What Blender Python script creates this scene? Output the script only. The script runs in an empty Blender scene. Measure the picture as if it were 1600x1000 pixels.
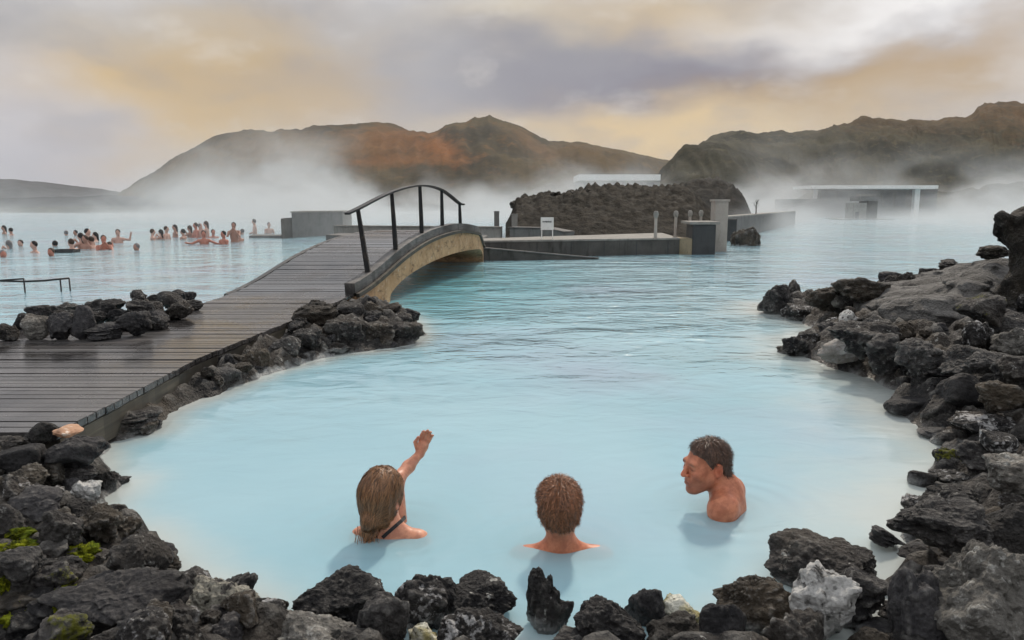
import bpy, bmesh, math, random
import numpy as np
from mathutils import Vector, Matrix
from mathutils.bvhtree import BVHTree

R = math.radians
S = bpy.context.scene
COL = S.collection
rng = np.random.default_rng(7)
random.seed(7)

# ------------------------------------------------------------------ camera, world, sun, exposure
CAM_H, FPX, PITCH = 1.5, 1150.0, R(9.0)
cam_data = bpy.data.cameras.new("camera")
cam_data.sensor_width = 36.0
cam_data.lens = 36.0 * FPX / 1600.0
cam_data.clip_end = 6000.0
cam_data.clip_start = 0.05
cam = bpy.data.objects.new("camera", cam_data)
cam.location = (0, 0, CAM_H)
cam.rotation_euler = (R(90) - PITCH, 0, 0)
COL.objects.link(cam)
S.camera = cam

S.render.engine = 'CYCLES'
cy = S.cycles
cy.use_denoising = True
try:
    cy.denoiser = 'OPENIMAGEDENOISE'
except Exception:
    pass
cy.max_bounces = 8
cy.diffuse_bounces = 3
cy.glossy_bounces = 3
cy.transmission_bounces = 2
cy.transparent_max_bounces = 12
cy.volume_bounces = 1
cy.sample_clamp_indirect = 4.0
cy.sample_clamp_direct = 4.0
cy.use_adaptive_sampling = True
cy.adaptive_threshold = 0.03
S.view_settings.view_transform = 'Standard'
S.view_settings.look = 'None'
S.view_settings.exposure = 0.0
S.view_settings.gamma = 1.0

SUN_AZ, SUN_EL = R(15.0), R(40.0)       # azimuth clockwise from +Y
sun_dir = Vector((math.sin(SUN_AZ) * math.cos(SUN_EL), math.cos(SUN_AZ) * math.cos(SUN_EL), math.sin(SUN_EL)))
sl = bpy.data.lights.new("sun", 'SUN')
sl.energy = 2.6
sl.angle = R(4.0)
sl.color = (1.0, 0.88, 0.74)
so = bpy.data.objects.new("sun", sl)
so.rotation_euler = (-sun_dir).to_track_quat('-Z', 'Y').to_euler()
so.location = (20, -10, 30)
COL.objects.link(so)


class NT:
    """small helper to write node trees"""
    def __init__(s, tree):
        s.t = tree
        s.t.nodes.clear()

    def node(s, kind, **kw):
        n = s.t.nodes.new(kind)
        for k, v in kw.items():
            setattr(n, k, v)
        return n

    def put(s, sock, v):
        if v is None:
            return
        if hasattr(v, 'is_output'):
            s.t.links.new(v, sock)
        else:
            if isinstance(v, (tuple, list)) and len(v) == 3 and sock.type == 'RGBA':
                v = (*v, 1.0)
            sock.default_value = v

    def math(s, op, a, b=0.0, c=0.0, clamp=False):
        n = s.node('ShaderNodeMath', operation=op, use_clamp=clamp)
        for i, v in enumerate((a, b, c)):
            s.put(n.inputs[i], v)
        return n.outputs[0]

    def vmath(s, op, a, b=(0, 0, 0)):
        n = s.node('ShaderNodeVectorMath', operation=op)
        s.put(n.inputs[0], a)
        s.put(n.inputs[1], b)
        return n.outputs[0]

    def noise(s, vec, scale=1.0, detail=4.0, rough=0.55, dist=0.0):
        n = s.node('ShaderNodeTexNoise')
        s.put(n.inputs['Vector'], vec)
        n.inputs['Scale'].default_value = scale
        n.inputs['Detail'].default_value = detail
        n.inputs['Roughness'].default_value = rough
        n.inputs['Distortion'].default_value = dist
        return n.outputs['Fac']

    def noisec(s, vec, scale=1.0, detail=2.0):
        n = s.node('ShaderNodeTexNoise')
        s.put(n.inputs['Vector'], vec)
        n.inputs['Scale'].default_value = scale
        n.inputs['Detail'].default_value = detail
        return n.outputs['Color']

    def voro(s, vec, scale=10.0, feature='F1', rnd=1.0):
        n = s.node('ShaderNodeTexVoronoi', feature=feature)
        s.put(n.inputs['Vector'], vec)
        n.inputs['Scale'].default_value = scale
        n.inputs['Randomness'].default_value = rnd
        return n.outputs['Distance']

    def ss(s, x, a, b):
        n = s.node('ShaderNodeMapRange', interpolation_type='SMOOTHSTEP')
        s.put(n.inputs[0], x)
        s.put(n.inputs[1], a)
        s.put(n.inputs[2], b)
        return n.outputs[0]

    def lin(s, x, a, b, c=0.0, d=1.0):
        n = s.node('ShaderNodeMapRange')
        s.put(n.inputs[0], x)
        for i, v in enumerate((a, b, c, d)):
            s.put(n.inputs[i + 1], v)
        return n.outputs[0]

    def mix(s, f, a, b, kind='MIX'):
        n = s.node('ShaderNodeMix', data_type='RGBA', blend_type=kind)
        s.put(n.inputs[0], f)
        s.put(n.inputs[6], a)
        s.put(n.inputs[7], b)
        return n.outputs[2]

    def xyz(s, v):
        n = s.node('ShaderNodeSeparateXYZ')
        s.put(n.inputs[0], v)
        return n.outputs

    def comb(s, x, y, z):
        n = s.node('ShaderNodeCombineXYZ')
        for i, v in enumerate((x, y, z)):
            s.put(n.inputs[i], v)
        return n.outputs[0]

    def pos(s):
        return s.node('ShaderNodeNewGeometry').outputs['Position']

    def bump(s, h, strength=0.5, dist=0.01, normal=None):
        n = s.node('ShaderNodeBump')
        n.inputs['Strength'].default_value = strength
        n.inputs['Distance'].default_value = dist
        s.put(n.inputs['Height'], h)
        s.put(n.inputs['Normal'], normal)
        return n.outputs[0]

    def mixs(s, f, a, b):
        n = s.node('ShaderNodeMixShader')
        s.put(n.inputs[0], f)
        s.put(n.inputs[1], a)
        s.put(n.inputs[2], b)
        return n.outputs[0]

    def princ(s, color, rough=0.8, normal=None, spec=0.4, **kw):
        n = s.node('ShaderNodeBsdfPrincipled')
        s.put(n.inputs['Base Color'], color)
        s.put(n.inputs['Roughness'], rough)
        s.put(n.inputs['Normal'], normal)
        n.inputs['Specular IOR Level'].default_value = spec
        for k, v in kw.items():
            s.put(n.inputs[k.replace('_', ' ')], v)
        return n.outputs[0]

    def out(s, surf=None, vol=None):
        n = s.node('ShaderNodeOutputMaterial')
        if surf is not None:
            s.put(n.inputs['Surface'], surf)
        if vol is not None:
            s.put(n.inputs['Volume'], vol)


def newmat(name):
    m = bpy.data.materials.new(name)
    m.use_nodes = True
    return m, NT(m.node_tree)


def ray(px, py):
    """direction of the photograph's pixel, scaled to y = 1"""
    cx, cyy = (px - 800.0) / FPX, (500.0 - py) / FPX
    d = np.array([cx, math.cos(PITCH) + cyy * math.sin(PITCH), -math.sin(PITCH) + cyy * math.cos(PITCH)])
    return d / d[1]


def at(px, py, z=0.0):
    d = ray(px, py)
    t = (z - CAM_H) / d[2]
    return np.array([d[0] * t, t, z])


def aty(px, py, y):
    d = ray(px, py)
    return np.array([d[0] * y, y, CAM_H + d[2] * y])


# ------------------------------------------------------------------ sky
w = bpy.data.worlds.new("World")
S.world = w
w.use_nodes = True
n = NT(w.node_tree)
tc = n.node('ShaderNodeTexCoord').outputs['Generated']
X, Y, Z = n.xyz(tc)
az = n.math('ARCTAN2', X, Y)
el = n.math('ARCSINE', n.math('MAXIMUM', Z, -0.999))
wc = n.vmath('SUBTRACT', n.noisec(n.comb(n.math('MULTIPLY', az, 1.0), n.math('MULTIPLY', el, 2.2), 0.0), 5.0, 7.0), (0.5, 0.5, 0.5))
wx, wy, _ = n.xyz(wc)
azw = n.math('MULTIPLY_ADD', wx, 0.26, az)
elw = n.math('MULTIPLY_ADD', wy, 0.17, el)


def blob(px, py, sx, sy, amp=1.0, slope=0.0):
    d = ray(px, py)
    a0 = math.atan2(d[0], 1.0)
    e0 = math.atan2(d[2], math.hypot(d[0], 1.0))
    da = n.math('SUBTRACT', azw, a0)
    de = n.math('SUBTRACT', elw, e0)
    de = n.math('MULTIPLY_ADD', da, -slope, de)
    u = n.math('POWER', n.math('ABSOLUTE', n.math('DIVIDE', da, sx / FPX)), 2.0)
    v = n.math('POWER', n.math('ABSOLUTE', n.math('DIVIDE', de, sy / FPX)), 2.0)
    g = n.math('EXPONENT', n.math('MULTIPLY', n.math('ADD', u, v), -1.0))
    return n.math('MULTIPLY', g, amp, clamp=True)


cv = n.comb(n.math('MULTIPLY_ADD', wx, 0.06, az), n.math('MULTIPLY', n.math('MULTIPLY_ADD', wy, 0.04, el), 1.9), 0.3)
f1 = n.noise(cv, 4.2, 7.0, 0.52)
f2 = n.noise(cv, 9.5, 8.0, 0.56)
base = n.mix(n.ss(f1, 0.35, 0.66), (0.40, 0.41, 0.46), (0.66, 0.65, 0.66))
# high up and behind: broken cloud with warm and cool parts
c = n.mix(n.ss(f2, 0.45, 0.75), base, (0.62, 0.50, 0.36))
c = n.mix(n.ss(el, 0.36, 0.22), n.mix(n.ss(f2, 0.35, 0.7), (0.80, 0.83, 0.90), (1.05, 1.02, 0.98)), base)
c = n.mix(blob(90, 170, 190, 120, 0.95), c, (0.55, 0.58, 0.68))
c = n.mix(blob(250, 40, 380, 60, 0.7), c, (0.52, 0.49, 0.45))
c = n.mix(blob(350, 175, 210, 95, 1.0), c, (0.70, 0.48, 0.19))
c = n.mix(blob(470, 110, 170, 75, 0.9), c, (0.54, 0.40, 0.23))
c = n.mix(blob(60, 270, 130, 60, 0.8), c, (0.50, 0.50, 0.54))
c = n.mix(blob(680, 120, 130, 130, 0.9), c, (0.47, 0.475, 0.50))
c = n.mix(blob(1060, 30, 240, 65, 0.95), c, (0.62, 0.46, 0.25))
c = n.mix(blob(800, 30, 90, 70, 0.7), c, (0.68, 0.60, 0.46))
c = n.mix(blob(1010, 125, 330, 60, 1.0, 0.06), c, (0.235, 0.245, 0.32))
c = n.mix(blob(1130, 110, 180, 42, 0.8), c, (0.19, 0.20, 0.28))
c = n.mix(blob(850, 85, 150, 45, 0.85), c, (0.30, 0.30, 0.345))
c = n.mix(blob(1400, 125, 320, 52, 1.0, 0.10), c, (0.47, 0.285, 0.09))
c = n.mix(blob(1300, 165, 170, 35, 0.8), c, (0.62, 0.47, 0.28))
c = n.mix(blob(1060, 215, 330, 42, 0.95), c, (0.74, 0.56, 0.32))
c = n.mix(blob(1450, 22, 250, 40, 1.0, -0.05), c, (0.93, 0.91, 0.90))
c = n.mix(blob(1600, 120, 70, 40, 0.8), c, (0.76, 0.70, 0.64))
c = n.mix(n.math('MULTIPLY', n.ss(f2, 0.54, 0.74), 0.30), c, (0.78, 0.75, 0.71))
c = n.mix(n.math('MULTIPLY', n.ss(f2, 0.50, 0.30), 0.26), c, (0.31, 0.31, 0.345))
f3 = n.noise(cv, 2.6, 5.0, 0.5)
c = n.mix(n.math('MULTIPLY', n.ss(f3, 0.50, 0.36), 0.22), c, (0.36, 0.37, 0.43))
sky = n.node('ShaderNodeTexSky', sky_type='NISHITA')
sky.sun_disc = False
sky.sun_elevation = SUN_EL
sky.sun_rotation = SUN_AZ
bg1 = n.node('ShaderNodeBackground')
n.put(bg1.inputs[0], sky.outputs[0])
bg1.inputs[1].default_value = 0.08
bg2 = n.node('ShaderNodeBackground')
n.put(bg2.inputs[0], c)
bg2.inputs[1].default_value = 1.0
cover = n.math('MULTIPLY_ADD', n.ss(f1, 0.2, 0.45), 0.14, 0.86)
wo = n.node('ShaderNodeOutputWorld')
n.put(wo.inputs[0], n.mixs(cover, bg1.outputs[0], bg2.outputs[0]))


# ------------------------------------------------------------------ numeric helpers
def _hash(ix, iy, iz, seed):
    h = (ix.astype(np.int64) * 374761393 + iy.astype(np.int64) * 668265263 + iz.astype(np.int64) * 2147483647 + seed * 974634777) & 0xFFFFFFFF
    h = ((h ^ (h >> 13)) * 1274126177) & 0xFFFFFFFF
    h = ((h ^ (h >> 16)) * 2246822519) & 0xFFFFFFFF
    return ((h ^ (h >> 15)) & 0xFFFFFF) / float(0xFFFFFF)


def vnoise(P, seed=0):
    i = np.floor(P).astype(np.int64)
    f = P - i
    u = f * f * f * (f * (f * 6 - 15) + 10)
    r = 0
    for dx in (0, 1):
        for dy in (0, 1):
            for dz in (0, 1):
                wt = (u[:, 0] if dx else 1 - u[:, 0]) * (u[:, 1] if dy else 1 - u[:, 1]) * (u[:, 2] if dz else 1 - u[:, 2])
                r = r + wt * _hash(i[:, 0] + dx, i[:, 1] + dy, i[:, 2] + dz, seed)
    return r * 2 - 1


def fbm(P, octv=4, seed=0, gain=0.5, lac=2.03):
    a, r, q = 1.0, 0.0, np.array(P, float)
    for o in range(octv):
        r = r + a * vnoise(q, seed + o * 17)
        q = q * lac + 3.7
        a *= gain
    return r


def worley(P, seed=0):
    i = np.floor(P).astype(np.int64)
    f1 = np.full(len(P), 9.0)
    f2 = np.full(len(P), 9.0)
    for dx in (-1, 0, 1):
        for dy in (-1, 0, 1):
            for dz in (-1, 0, 1):
                c = i + np.array([dx, dy, dz])
                o = np.stack([_hash(c[:, 0], c[:, 1], c[:, 2], seed + k) for k in (1, 2, 3)], 1)
                d = np.linalg.norm(c + o - P, axis=1)
                f2 = np.where(d < f1, f1, np.minimum(f2, d))
                f1 = np.minimum(f1, d)
    return f1, f2


def sstep(x, a, b):
    t = np.clip((x - a) / (b - a), 0, 1)
    return t * t * (3 - 2 * t)


def poly_sd(P, poly):
    """signed distance of 2D points to a polygon, positive inside"""
    poly = np.asarray(poly, float)
    d = np.full(len(P), 1e9)
    inside = np.zeros(len(P), bool)
    for k in range(len(poly)):
        a, b = poly[k], poly[(k + 1) % len(poly)]
        ab = b - a
        t = np.clip(((P - a) @ ab) / (ab @ ab + 1e-12), 0, 1)
        d = np.minimum(d, np.linalg.norm(P - a - t[:, None] * ab, axis=1))
        cond = ((a[1] > P[:, 1]) != (b[1] > P[:, 1]))
        xi = a[0] + (P[:, 1] - a[1]) / (b[1] - a[1] + 1e-12) * ab[0]
        inside ^= cond & (P[:, 0] < xi)
    return np.where(inside, d, -d)


# ------------------------------------------------------------------ object helpers
def tag(o, label=None, cat=None, group=None, kind=None):
    if label:
        o['label'] = label
    if cat:
        o['category'] = cat
    if group:
        o['group'] = group
    if kind:
        o['kind'] = kind
    return o


def empty(name, loc, label, cat, group=None, rz=0.0):
    o = bpy.data.objects.new(name, None)
    o.location = loc
    o.rotation_euler = (0, 0, rz)
    COL.objects.link(o)
    return tag(o, label, cat, group)


def mesh_from(name, V, F, smooth=True):
    me = bpy.data.meshes.new(name)
    V = np.asarray(V, np.float32)
    if isinstance(F, np.ndarray) and F.ndim == 2:
        k = F.shape[1]
        me.vertices.add(len(V))
        me.vertices.foreach_set('co', V.ravel())
        me.loops.add(F.size)
        me.loops.foreach_set('vertex_index', F.astype(np.int32).ravel())
        me.polygons.add(len(F))
        me.polygons.foreach_set('loop_start', np.arange(0, F.size, k, dtype=np.int32))
        me.polygons.foreach_set('loop_total', np.full(len(F), k, np.int32))
        me.update(calc_edges=True)
    else:
        me.from_pydata([tuple(map(float, v)) for v in V], [], [tuple(int(i) for i in f) for f in F])
    me.validate()
    if smooth:
        me.polygons.foreach_set('use_smooth', np.ones(len(me.polygons), bool))
    me.update()
    return me


def link(name, me, mat=None, parent=None, loc=None):
    o = bpy.data.objects.new(name, me)
    if mat is not None and not me.materials:
        me.materials.append(mat)
    COL.objects.link(o)
    if parent is not None:
        o.parent = parent
    if loc is not None:
        o.location = loc
    return o


class MB:
    """collects boxes, prisms, tubes and sweeps into one mesh"""
    def __init__(s):
        s.v, s.f = [], []

    def add(s, V, F):
        b = len(s.v)
        s.v += [tuple(map(float, p)) for p in V]
        s.f += [tuple(int(i) + b for i in f) for f in F]

    def box(s, c, size, rz=0.0, rx=0.0):
        M = Matrix.Translation(Vector([float(q) for q in c])) @ Matrix.Rotation(rz, 4, 'Z') @ Matrix.Rotation(rx, 4, 'X')
        V = [M @ Vector((sx * size[0] / 2, sy * size[1] / 2, sz * size[2] / 2)) for sx in (-1, 1) for sy in (-1, 1) for sz in (-1, 1)]
        s.add(V, [(0, 1, 3, 2), (4, 6, 7, 5), (0, 4, 5, 1), (2, 3, 7, 6), (0, 2, 6, 4), (1, 5, 7, 3)])

    def hexa(s, V8):
        """8 corners: bottom 4 (ccw) then top 4"""
        s.add(V8, [(3, 2, 1, 0), (4, 5, 6, 7), (0, 1, 5, 4), (1, 2, 6, 5), (2, 3, 7, 6), (3, 0, 4, 7)])

    def loft(s, rings, closed_ends=True):
        k = len(rings[0])
        V = [p for r in rings for p in r]
        F = []
        for i in range(len(rings) - 1):
            for j in range(k):
                a, b = i * k + j, i * k + (j + 1) % k
                F.append((a, b, b + k, a + k))
        if closed_ends:
            F.append(tuple(range(k - 1, -1, -1)))
            F.append(tuple(range((len(rings) - 1) * k, len(rings) * k)))
        s.add(V, F)

    def tube(s, path, r, seg=8):
        P = [Vector([float(q) for q in p]) for p in path]
        rings = []
        for i, p in enumerate(P):
            t = (P[min(i + 1, len(P) - 1)] - P[max(i - 1, 0)]).normalized()
            up = Vector((0, 0, 1)) if abs(t.z) < 0.9 else Vector((1, 0, 0))
            a = t.cross(up).normalized()
            b = a.cross(t)
            rr = r[i] if isinstance(r, (list, tuple)) else r
            rings.append([p + (a * math.cos(q) + b * math.sin(q)) * rr for q in np.linspace(0, 2 * math.pi, seg, endpoint=False)])
        s.loft(rings)

    def bar(s, path, wd, ht):
        P = [Vector([float(q) for q in p]) for p in path]
        rings = []
        for i, p in enumerate(P):
            t = (P[min(i + 1, len(P) - 1)] - P[max(i - 1, 0)]).normalized()
            up = Vector((0, 0, 1)) if abs(t.z) < 0.95 else Vector((0, -1, 0))
            a = t.cross(up).normalized()
            b = a.cross(t)
            rings.append([p + a * sx * wd / 2 + b * sz * ht / 2 for sx, sz in ((-1, -1), (1, -1), (1, 1), (-1, 1))])
        s.loft(rings)

    def build(s, name, mat, parent=None, loc=None, smooth=False, bevel=0.0):
        me = mesh_from(name, s.v, s.f, smooth)
        if bevel:
            bm = bmesh.new()
            bm.from_mesh(me)
            es = [e for e in bm.edges if len(e.link_faces) == 2 and e.calc_face_angle(0) > 0.6]
            bmesh.ops.bevel(bm, geom=es, offset=bevel, segments=2, affect='EDGES', clamp_overlap=True)
            bm.to_mesh(me)
            bm.free()
        return link(name, me, mat, parent, loc)


# ------------------------------------------------------------------ materials
def lava(name, dark=(0.016, 0.016, 0.019), light=(0.085, 0.080, 0.076), brown=0.35, crust=0.0, crust_col=(0.50, 0.50, 0.47),
         moss=0.0, speck=0.5, bump=1.0, waterline=0.75, fine=1.0, wear=1.0, spec=0.3):
    m, n = newmat(name)
    p = n.pos()
    x, y, z = n.xyz(p)
    n1 = n.noise(p, 3.5, 6.0, 0.6)
    n2 = n.noise(p, 30.0 * fine, 6.0, 0.72)
    n3 = n.noise(p, 1.7, 3.0)
    v1 = n.voro(p, 55.0 * fine)
    v2 = n.voro(p, 19.0 * fine)
    t = n.math('ADD', n.math('MULTIPLY', n1, 0.6), n.math('MULTIPLY', n2, 0.4))
    c = n.mix(n.ss(t, 0.40, 0.62), dark, light)
    c = n.mix(n.math('MULTIPLY', n.ss(n3, 0.45, 0.7), brown), c, n.mix(n2, (0.03, 0.022, 0.014), (0.13, 0.10, 0.066)))
    if speck:
        c = n.mix(n.math('MULTIPLY', n.ss(n2, 0.58, 0.72), speck), c, (0.21, 0.20, 0.185))
    pt = n.node('ShaderNodeNewGeometry').outputs['Pointiness']
    c = n.mix(n.math('MULTIPLY', n.ss(n.math('MULTIPLY_ADD', n.math('SUBTRACT', n2, 0.5), 0.12, pt), 0.515, 0.60), 0.55 * wear), c, (0.23, 0.225, 0.21))
    rnd = n.node('ShaderNodeObjectInfo').outputs['Random']
    c = n.mix(1.0, c, n.lin(rnd, 0, 1, 0.55, 1.35), 'MULTIPLY')
    if crust:
        cn = n.math('ADD', n.math('MULTIPLY', n.noise(p, 7.0, 5.0, 0.65), 0.6), n.math('MULTIPLY', n.noise(p, 38.0, 3.0, 0.6), 0.4))
        k = n.ss(cn, 0.62 - 0.20 * crust, 0.68 - 0.17 * crust)
        k = n.math('MULTIPLY', k, n.ss(n.math('MULTIPLY_ADD', n.math('SUBTRACT', n2, 0.5), 0.5, v2), 0.16, 0.30))
        c = n.mix(k, c, n.mix(n2, tuple(q * 0.6 for q in crust_col), crust_col))
    if waterline:
        zz = n.math('MULTIPLY_ADD', n.math('SUBTRACT', n.noise(p, 9.0, 5.0), 0.5), -0.22, z)
        k = n.math('MULTIPLY', n.ss(zz, 0.065, 0.0), n.math('MULTIPLY', n.ss(n.noise(p, 1.9, 3.0), 0.42, 0.60), waterline))
        c = n.mix(k, c, (0.48, 0.50, 0.50))
    if moss:
        mn = n.math('ADD', n.math('MULTIPLY', n.noise(p, 4.5, 3.0), 0.7), n.math('MULTIPLY', n.noise(p, 60.0, 3.0), 0.3))
        k = n.ss(mn, 0.60 - 0.14 * moss, 0.68 - 0.12 * moss)
        mc = n.mix(n.noise(p, 14.0, 3.0), (0.05, 0.055, 0.008), (0.24, 0.25, 0.02))
        c = n.mix(k, c, mc)
    h = n.math('ADD', n.math('MULTIPLY', n2, 1.0), n.math('MULTIPLY', v1, 0.55))
    h = n.math('ADD', h, n.math('MULTIPLY', v2, 0.9))
    h = n.math('ADD', h, n.math('MULTIPLY', n.noise(p, 90.0 * fine, 3.0, 0.7), 0.5))
    wet = n.ss(z, 0.05, 0.012)
    rough = n.math('MULTIPLY_ADD', wet, -0.35, n.lin(n2, 0.3, 0.7, 0.62, 0.95))
    n.out(n.princ(c, rough, n.bump(h, min(1.0, 0.95 * bump), 0.032), spec))
    return m


M = {}
M['lava'] = lava('dark_lava', (0.010, 0.010, 0.012), (0.070, 0.067, 0.064), crust=0.12)
M['lava2'] = lava('grey_lava', (0.013, 0.013, 0.015), (0.085, 0.082, 0.079), 0.15, speck=0.7, crust=0.12)
M['brown'] = lava('brown_lava', (0.014, 0.012, 0.010), (0.075, 0.064, 0.050), 0.55, speck=0.6)
M['smooth'] = lava('smooth_wet_lava', (0.010, 0.010, 0.012), (0.050, 0.049, 0.051), 0.1, speck=0.15, bump=0.6, waterline=0.35, wear=0.6)
M['pale'] = lava('pale_grey_lava', (0.06, 0.058, 0.054), (0.27, 0.26, 0.235), 0.25, speck=0.8, crust=0.35)
M['slab'] = lava('grey_slab_lava', (0.055, 0.054, 0.052), (0.24, 0.235, 0.225), 0.15, speck=0.6, bump=1.0)
M['crust'] = lava('white_crusted_lava', crust=0.98, brown=0.5, crust_col=(0.46, 0.44, 0.37))
M['rim'] = lava('partly_crusted_lava', (0.010, 0.010, 0.012), (0.070, 0.067, 0.064), crust=0.52, crust_col=(0.55, 0.55, 0.55))
M['white'] = lava('white_silica_rock', (0.05, 0.05, 0.05), (0.22, 0.22, 0.21), 0.1, crust=1.35, crust_col=(0.72, 0.72, 0.70))
M['moss'] = lava('mossy_lava', moss=0.55, brown=0.7)
M['amber'] = lava('amber_stone', (0.22, 0.20, 0.18), (0.50, 0.49, 0.48), 0.0, speck=0.2, bump=0.4, waterline=0.2)
M['bank'] = lava('lava_bank', (0.010, 0.010, 0.011), (0.065, 0.061, 0.057), 0.5, crust=0.10, speck=0.6)

m, n = newmat('orange_stone')
p = n.pos()
c = n.mix(n.noise(p, 9.0, 5.0), (0.30, 0.16, 0.09), (0.56, 0.33, 0.21))
c = n.mix(n.ss(n.noise(p, 30.0, 4.0), 0.55, 0.7), c, (0.72, 0.62, 0.52))
n.out(n.princ(c, 0.7, n.bump(n.noise(p, 50.0, 5.0), 0.5, 0.01)))
M['orange'] = m

m, n = newmat('yellow_mineral')
p = n.pos()
c = n.mix(n.ss(n.noise(p, 12.0, 4.0), 0.4, 0.6), (0.60, 0.60, 0.52), (0.26, 0.23, 0.10))
c = n.mix(n.ss(n.noise(p, 40.0, 4.0), 0.55, 0.7), c, (0.08, 0.075, 0.05))
n.out(n.princ(c, 0.8, n.bump(n.noise(p, 60.0, 6.0), 0.9, 0.02)))
M['mineral'] = m

m, n = newmat('bright_moss')
p = n.pos()
c = n.mix(n.ss(n.noise(p, 26.0, 6.0, 0.7), 0.36, 0.62), (0.020, 0.028, 0.006), (0.30, 0.33, 0.02))
c = n.mix(n.ss(n.noise(p, 9.0, 3.0), 0.5, 0.7), c, (0.12, 0.17, 0.02))
n.out(n.princ(c, 0.95, n.bump(n.noise(p, 240.0, 4.0), 1.0, 0.01), 0.1))
M['mossclump'] = m


def wood(name, a, b, rough, axis='x', pitch=0.10):
    m, n = newmat(name)
    p = n.pos()
    x, y, z = n.xyz(p)
    if axis == 'x':
        g = n.comb(n.math('MULTIPLY', x, 1.1), n.math('MULTIPLY', y, 34.0), n.math('MULTIPLY', z, 34.0))
    else:
        g = n.comb(n.math('MULTIPLY', x, 34.0), n.math('MULTIPLY', y, 1.2), n.math('MULTIPLY', z, 34.0))
    gr = n.noise(g, 1.0, 5.0, 0.6)
    pid = n.math('FLOOR', n.math('DIVIDE', y, pitch))
    per = n.noise(n.comb(pid, n.math('FLOOR', n.math('DIVIDE', x, 2.4)), 0.0), 7.3, 0.0)
    c = n.mix(n.lin(gr, 0.25, 0.75), a, b)
    c = n.mix(1.0, c, n.lin(per, 0.25, 0.75, 0.62, 1.38), 'MULTIPLY')
    st = n.noise(p, 1.1, 5.0, 0.6)
    c = n.mix(n.math('MULTIPLY', n.ss(st, 0.46, 0.62), 0.8), c, tuple(q * 0.5 for q in a))
    r = n.lin(st, 0.36, 0.62, rough + 0.16, rough - 0.18)
    n.out(n.princ(c, r, n.bump(gr, 0.35, 0.004), 0.5))
    return m


M['deck'] = wood('weathered_deck_planks', (0.036, 0.034, 0.034), (0.092, 0.087, 0.086), 0.26)
M['beam'] = wood('dark_timber_beam', (0.022, 0.020, 0.016), (0.075, 0.066, 0.048), 0.7, 'y')
M['kerb'] = wood('tarred_kerb_timber', (0.030, 0.028, 0.027), (0.14, 0.135, 0.13), 0.6, 'y')

m, n = newmat('black_painted_steel')
p = n.pos()
c = n.mix(n.ss(n.noise(p, 14.0, 5.0), 0.55, 0.72), (0.012, 0.012, 0.013), (0.06, 0.045, 0.035))
n.out(n.princ(c, 0.5, n.bump(n.noise(p, 80.0), 0.25, 0.003), 0.4))
M['black'] = m


def concrete(name, a, b, stain=(0.05, 0.045, 0.04), amount=0.5, rough=0.85):
    m, n = newmat(name)
    p = n.pos()
    x, y, z = n.xyz(p)
    s1 = n.noise(p, 2.2, 6.0, 0.62)
    s2 = n.noise(n.comb(n.math('MULTIPLY', x, 5.0), n.math('MULTIPLY', y, 5.0), n.math('MULTIPLY', z, 0.9)), 1.6, 5.0, 0.6)
    c = n.mix(n.lin(s1, 0.3, 0.7), a, b)
    c = n.mix(n.math('MULTIPLY', n.ss(s2, 0.52, 0.72), amount), c, stain)
    c = n.mix(n.math('MULTIPLY', n.ss(n.noise(p, 22.0, 5.0), 0.58, 0.7), 0.35), c, tuple(q * 0.5 for q in a))
    n.out(n.princ(c, rough, n.bump(n.noise(p, 45.0, 5.0), 0.35, 0.006), 0.3))
    return m


m, n = newmat('ochre_stained_concrete')
p = n.pos()
x, y, z = n.xyz(p)
s1 = n.noise(p, 3.0, 6.0, 0.65)
s2 = n.noise(n.comb(n.math('MULTIPLY', x, 3.0), n.math('MULTIPLY', y, 2.2), n.math('MULTIPLY', z, 7.0)), 1.5, 7.0, 0.68, 0.6)
c = n.mix(n.lin(s1, 0.3, 0.7), (0.32, 0.18, 0.085), (0.54, 0.355, 0.20))
c = n.mix(n.math('MULTIPLY', n.ss(s2, 0.50, 0.66), 0.75), c, (0.12, 0.075, 0.045))
c = n.mix(n.math('MULTIPLY', n.ss(n.noise(p, 16.0, 6.0, 0.7), 0.56, 0.68), 0.6), c, (0.62, 0.55, 0.45))
c = n.mix(n.math('MULTIPLY', n.ss(n.voro(n.comb(n.math('MULTIPLY', x, 1.2), n.math('MULTIPLY', y, 1.6), n.math('MULTIPLY', z, 1.1)), 1.0, 'DISTANCE_TO_EDGE'), 0.025, 0.0), 0.35), c, (0.06, 0.04, 0.03))
n.out(n.princ(c, 0.85, n.bump(n.math('ADD', s2, n.noise(p, 30.0, 5.0)), 0.5, 0.012), 0.3))
M['arch'] = m
M['quay'] = concrete('dark_wet_concrete', (0.055, 0.053, 0.049), (0.10, 0.096, 0.088), (0.025, 0.024, 0.021), 0.7)
M['quaytop'] = concrete('pale_concrete', (0.19, 0.185, 0.17), (0.30, 0.29, 0.265), (0.10, 0.095, 0.085), 0.6)
M['ochre'] = concrete('ochre_concrete', (0.24, 0.20, 0.13), (0.34, 0.28, 0.19), (0.12, 0.10, 0.07), 0.5)
M['wallgrey'] = concrete('grey_concrete', (0.11, 0.11, 0.106), (0.175, 0.17, 0.163), (0.06, 0.06, 0.056), 0.6)
M['pillar'] = concrete('warm_grey_concrete', (0.30, 0.27, 0.24), (0.40, 0.36, 0.32), (0.2, 0.18, 0.15), 0.4)
M['panel'] = concrete('white_panel', (0.68, 0.67, 0.64), (0.78, 0.77, 0.74), (0.5, 0.48, 0.45), 0.3, 0.6)
M['dark'] = concrete('dark_panel', (0.035, 0.037, 0.038), (0.06, 0.062, 0.062), (0.02, 0.02, 0.02), 0.4, 0.6)
M['glass'] = concrete('dim_window_glass', (0.05, 0.055, 0.06), (0.08, 0.085, 0.09), (0.04, 0.04, 0.04), 0.2, 0.15)

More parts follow.
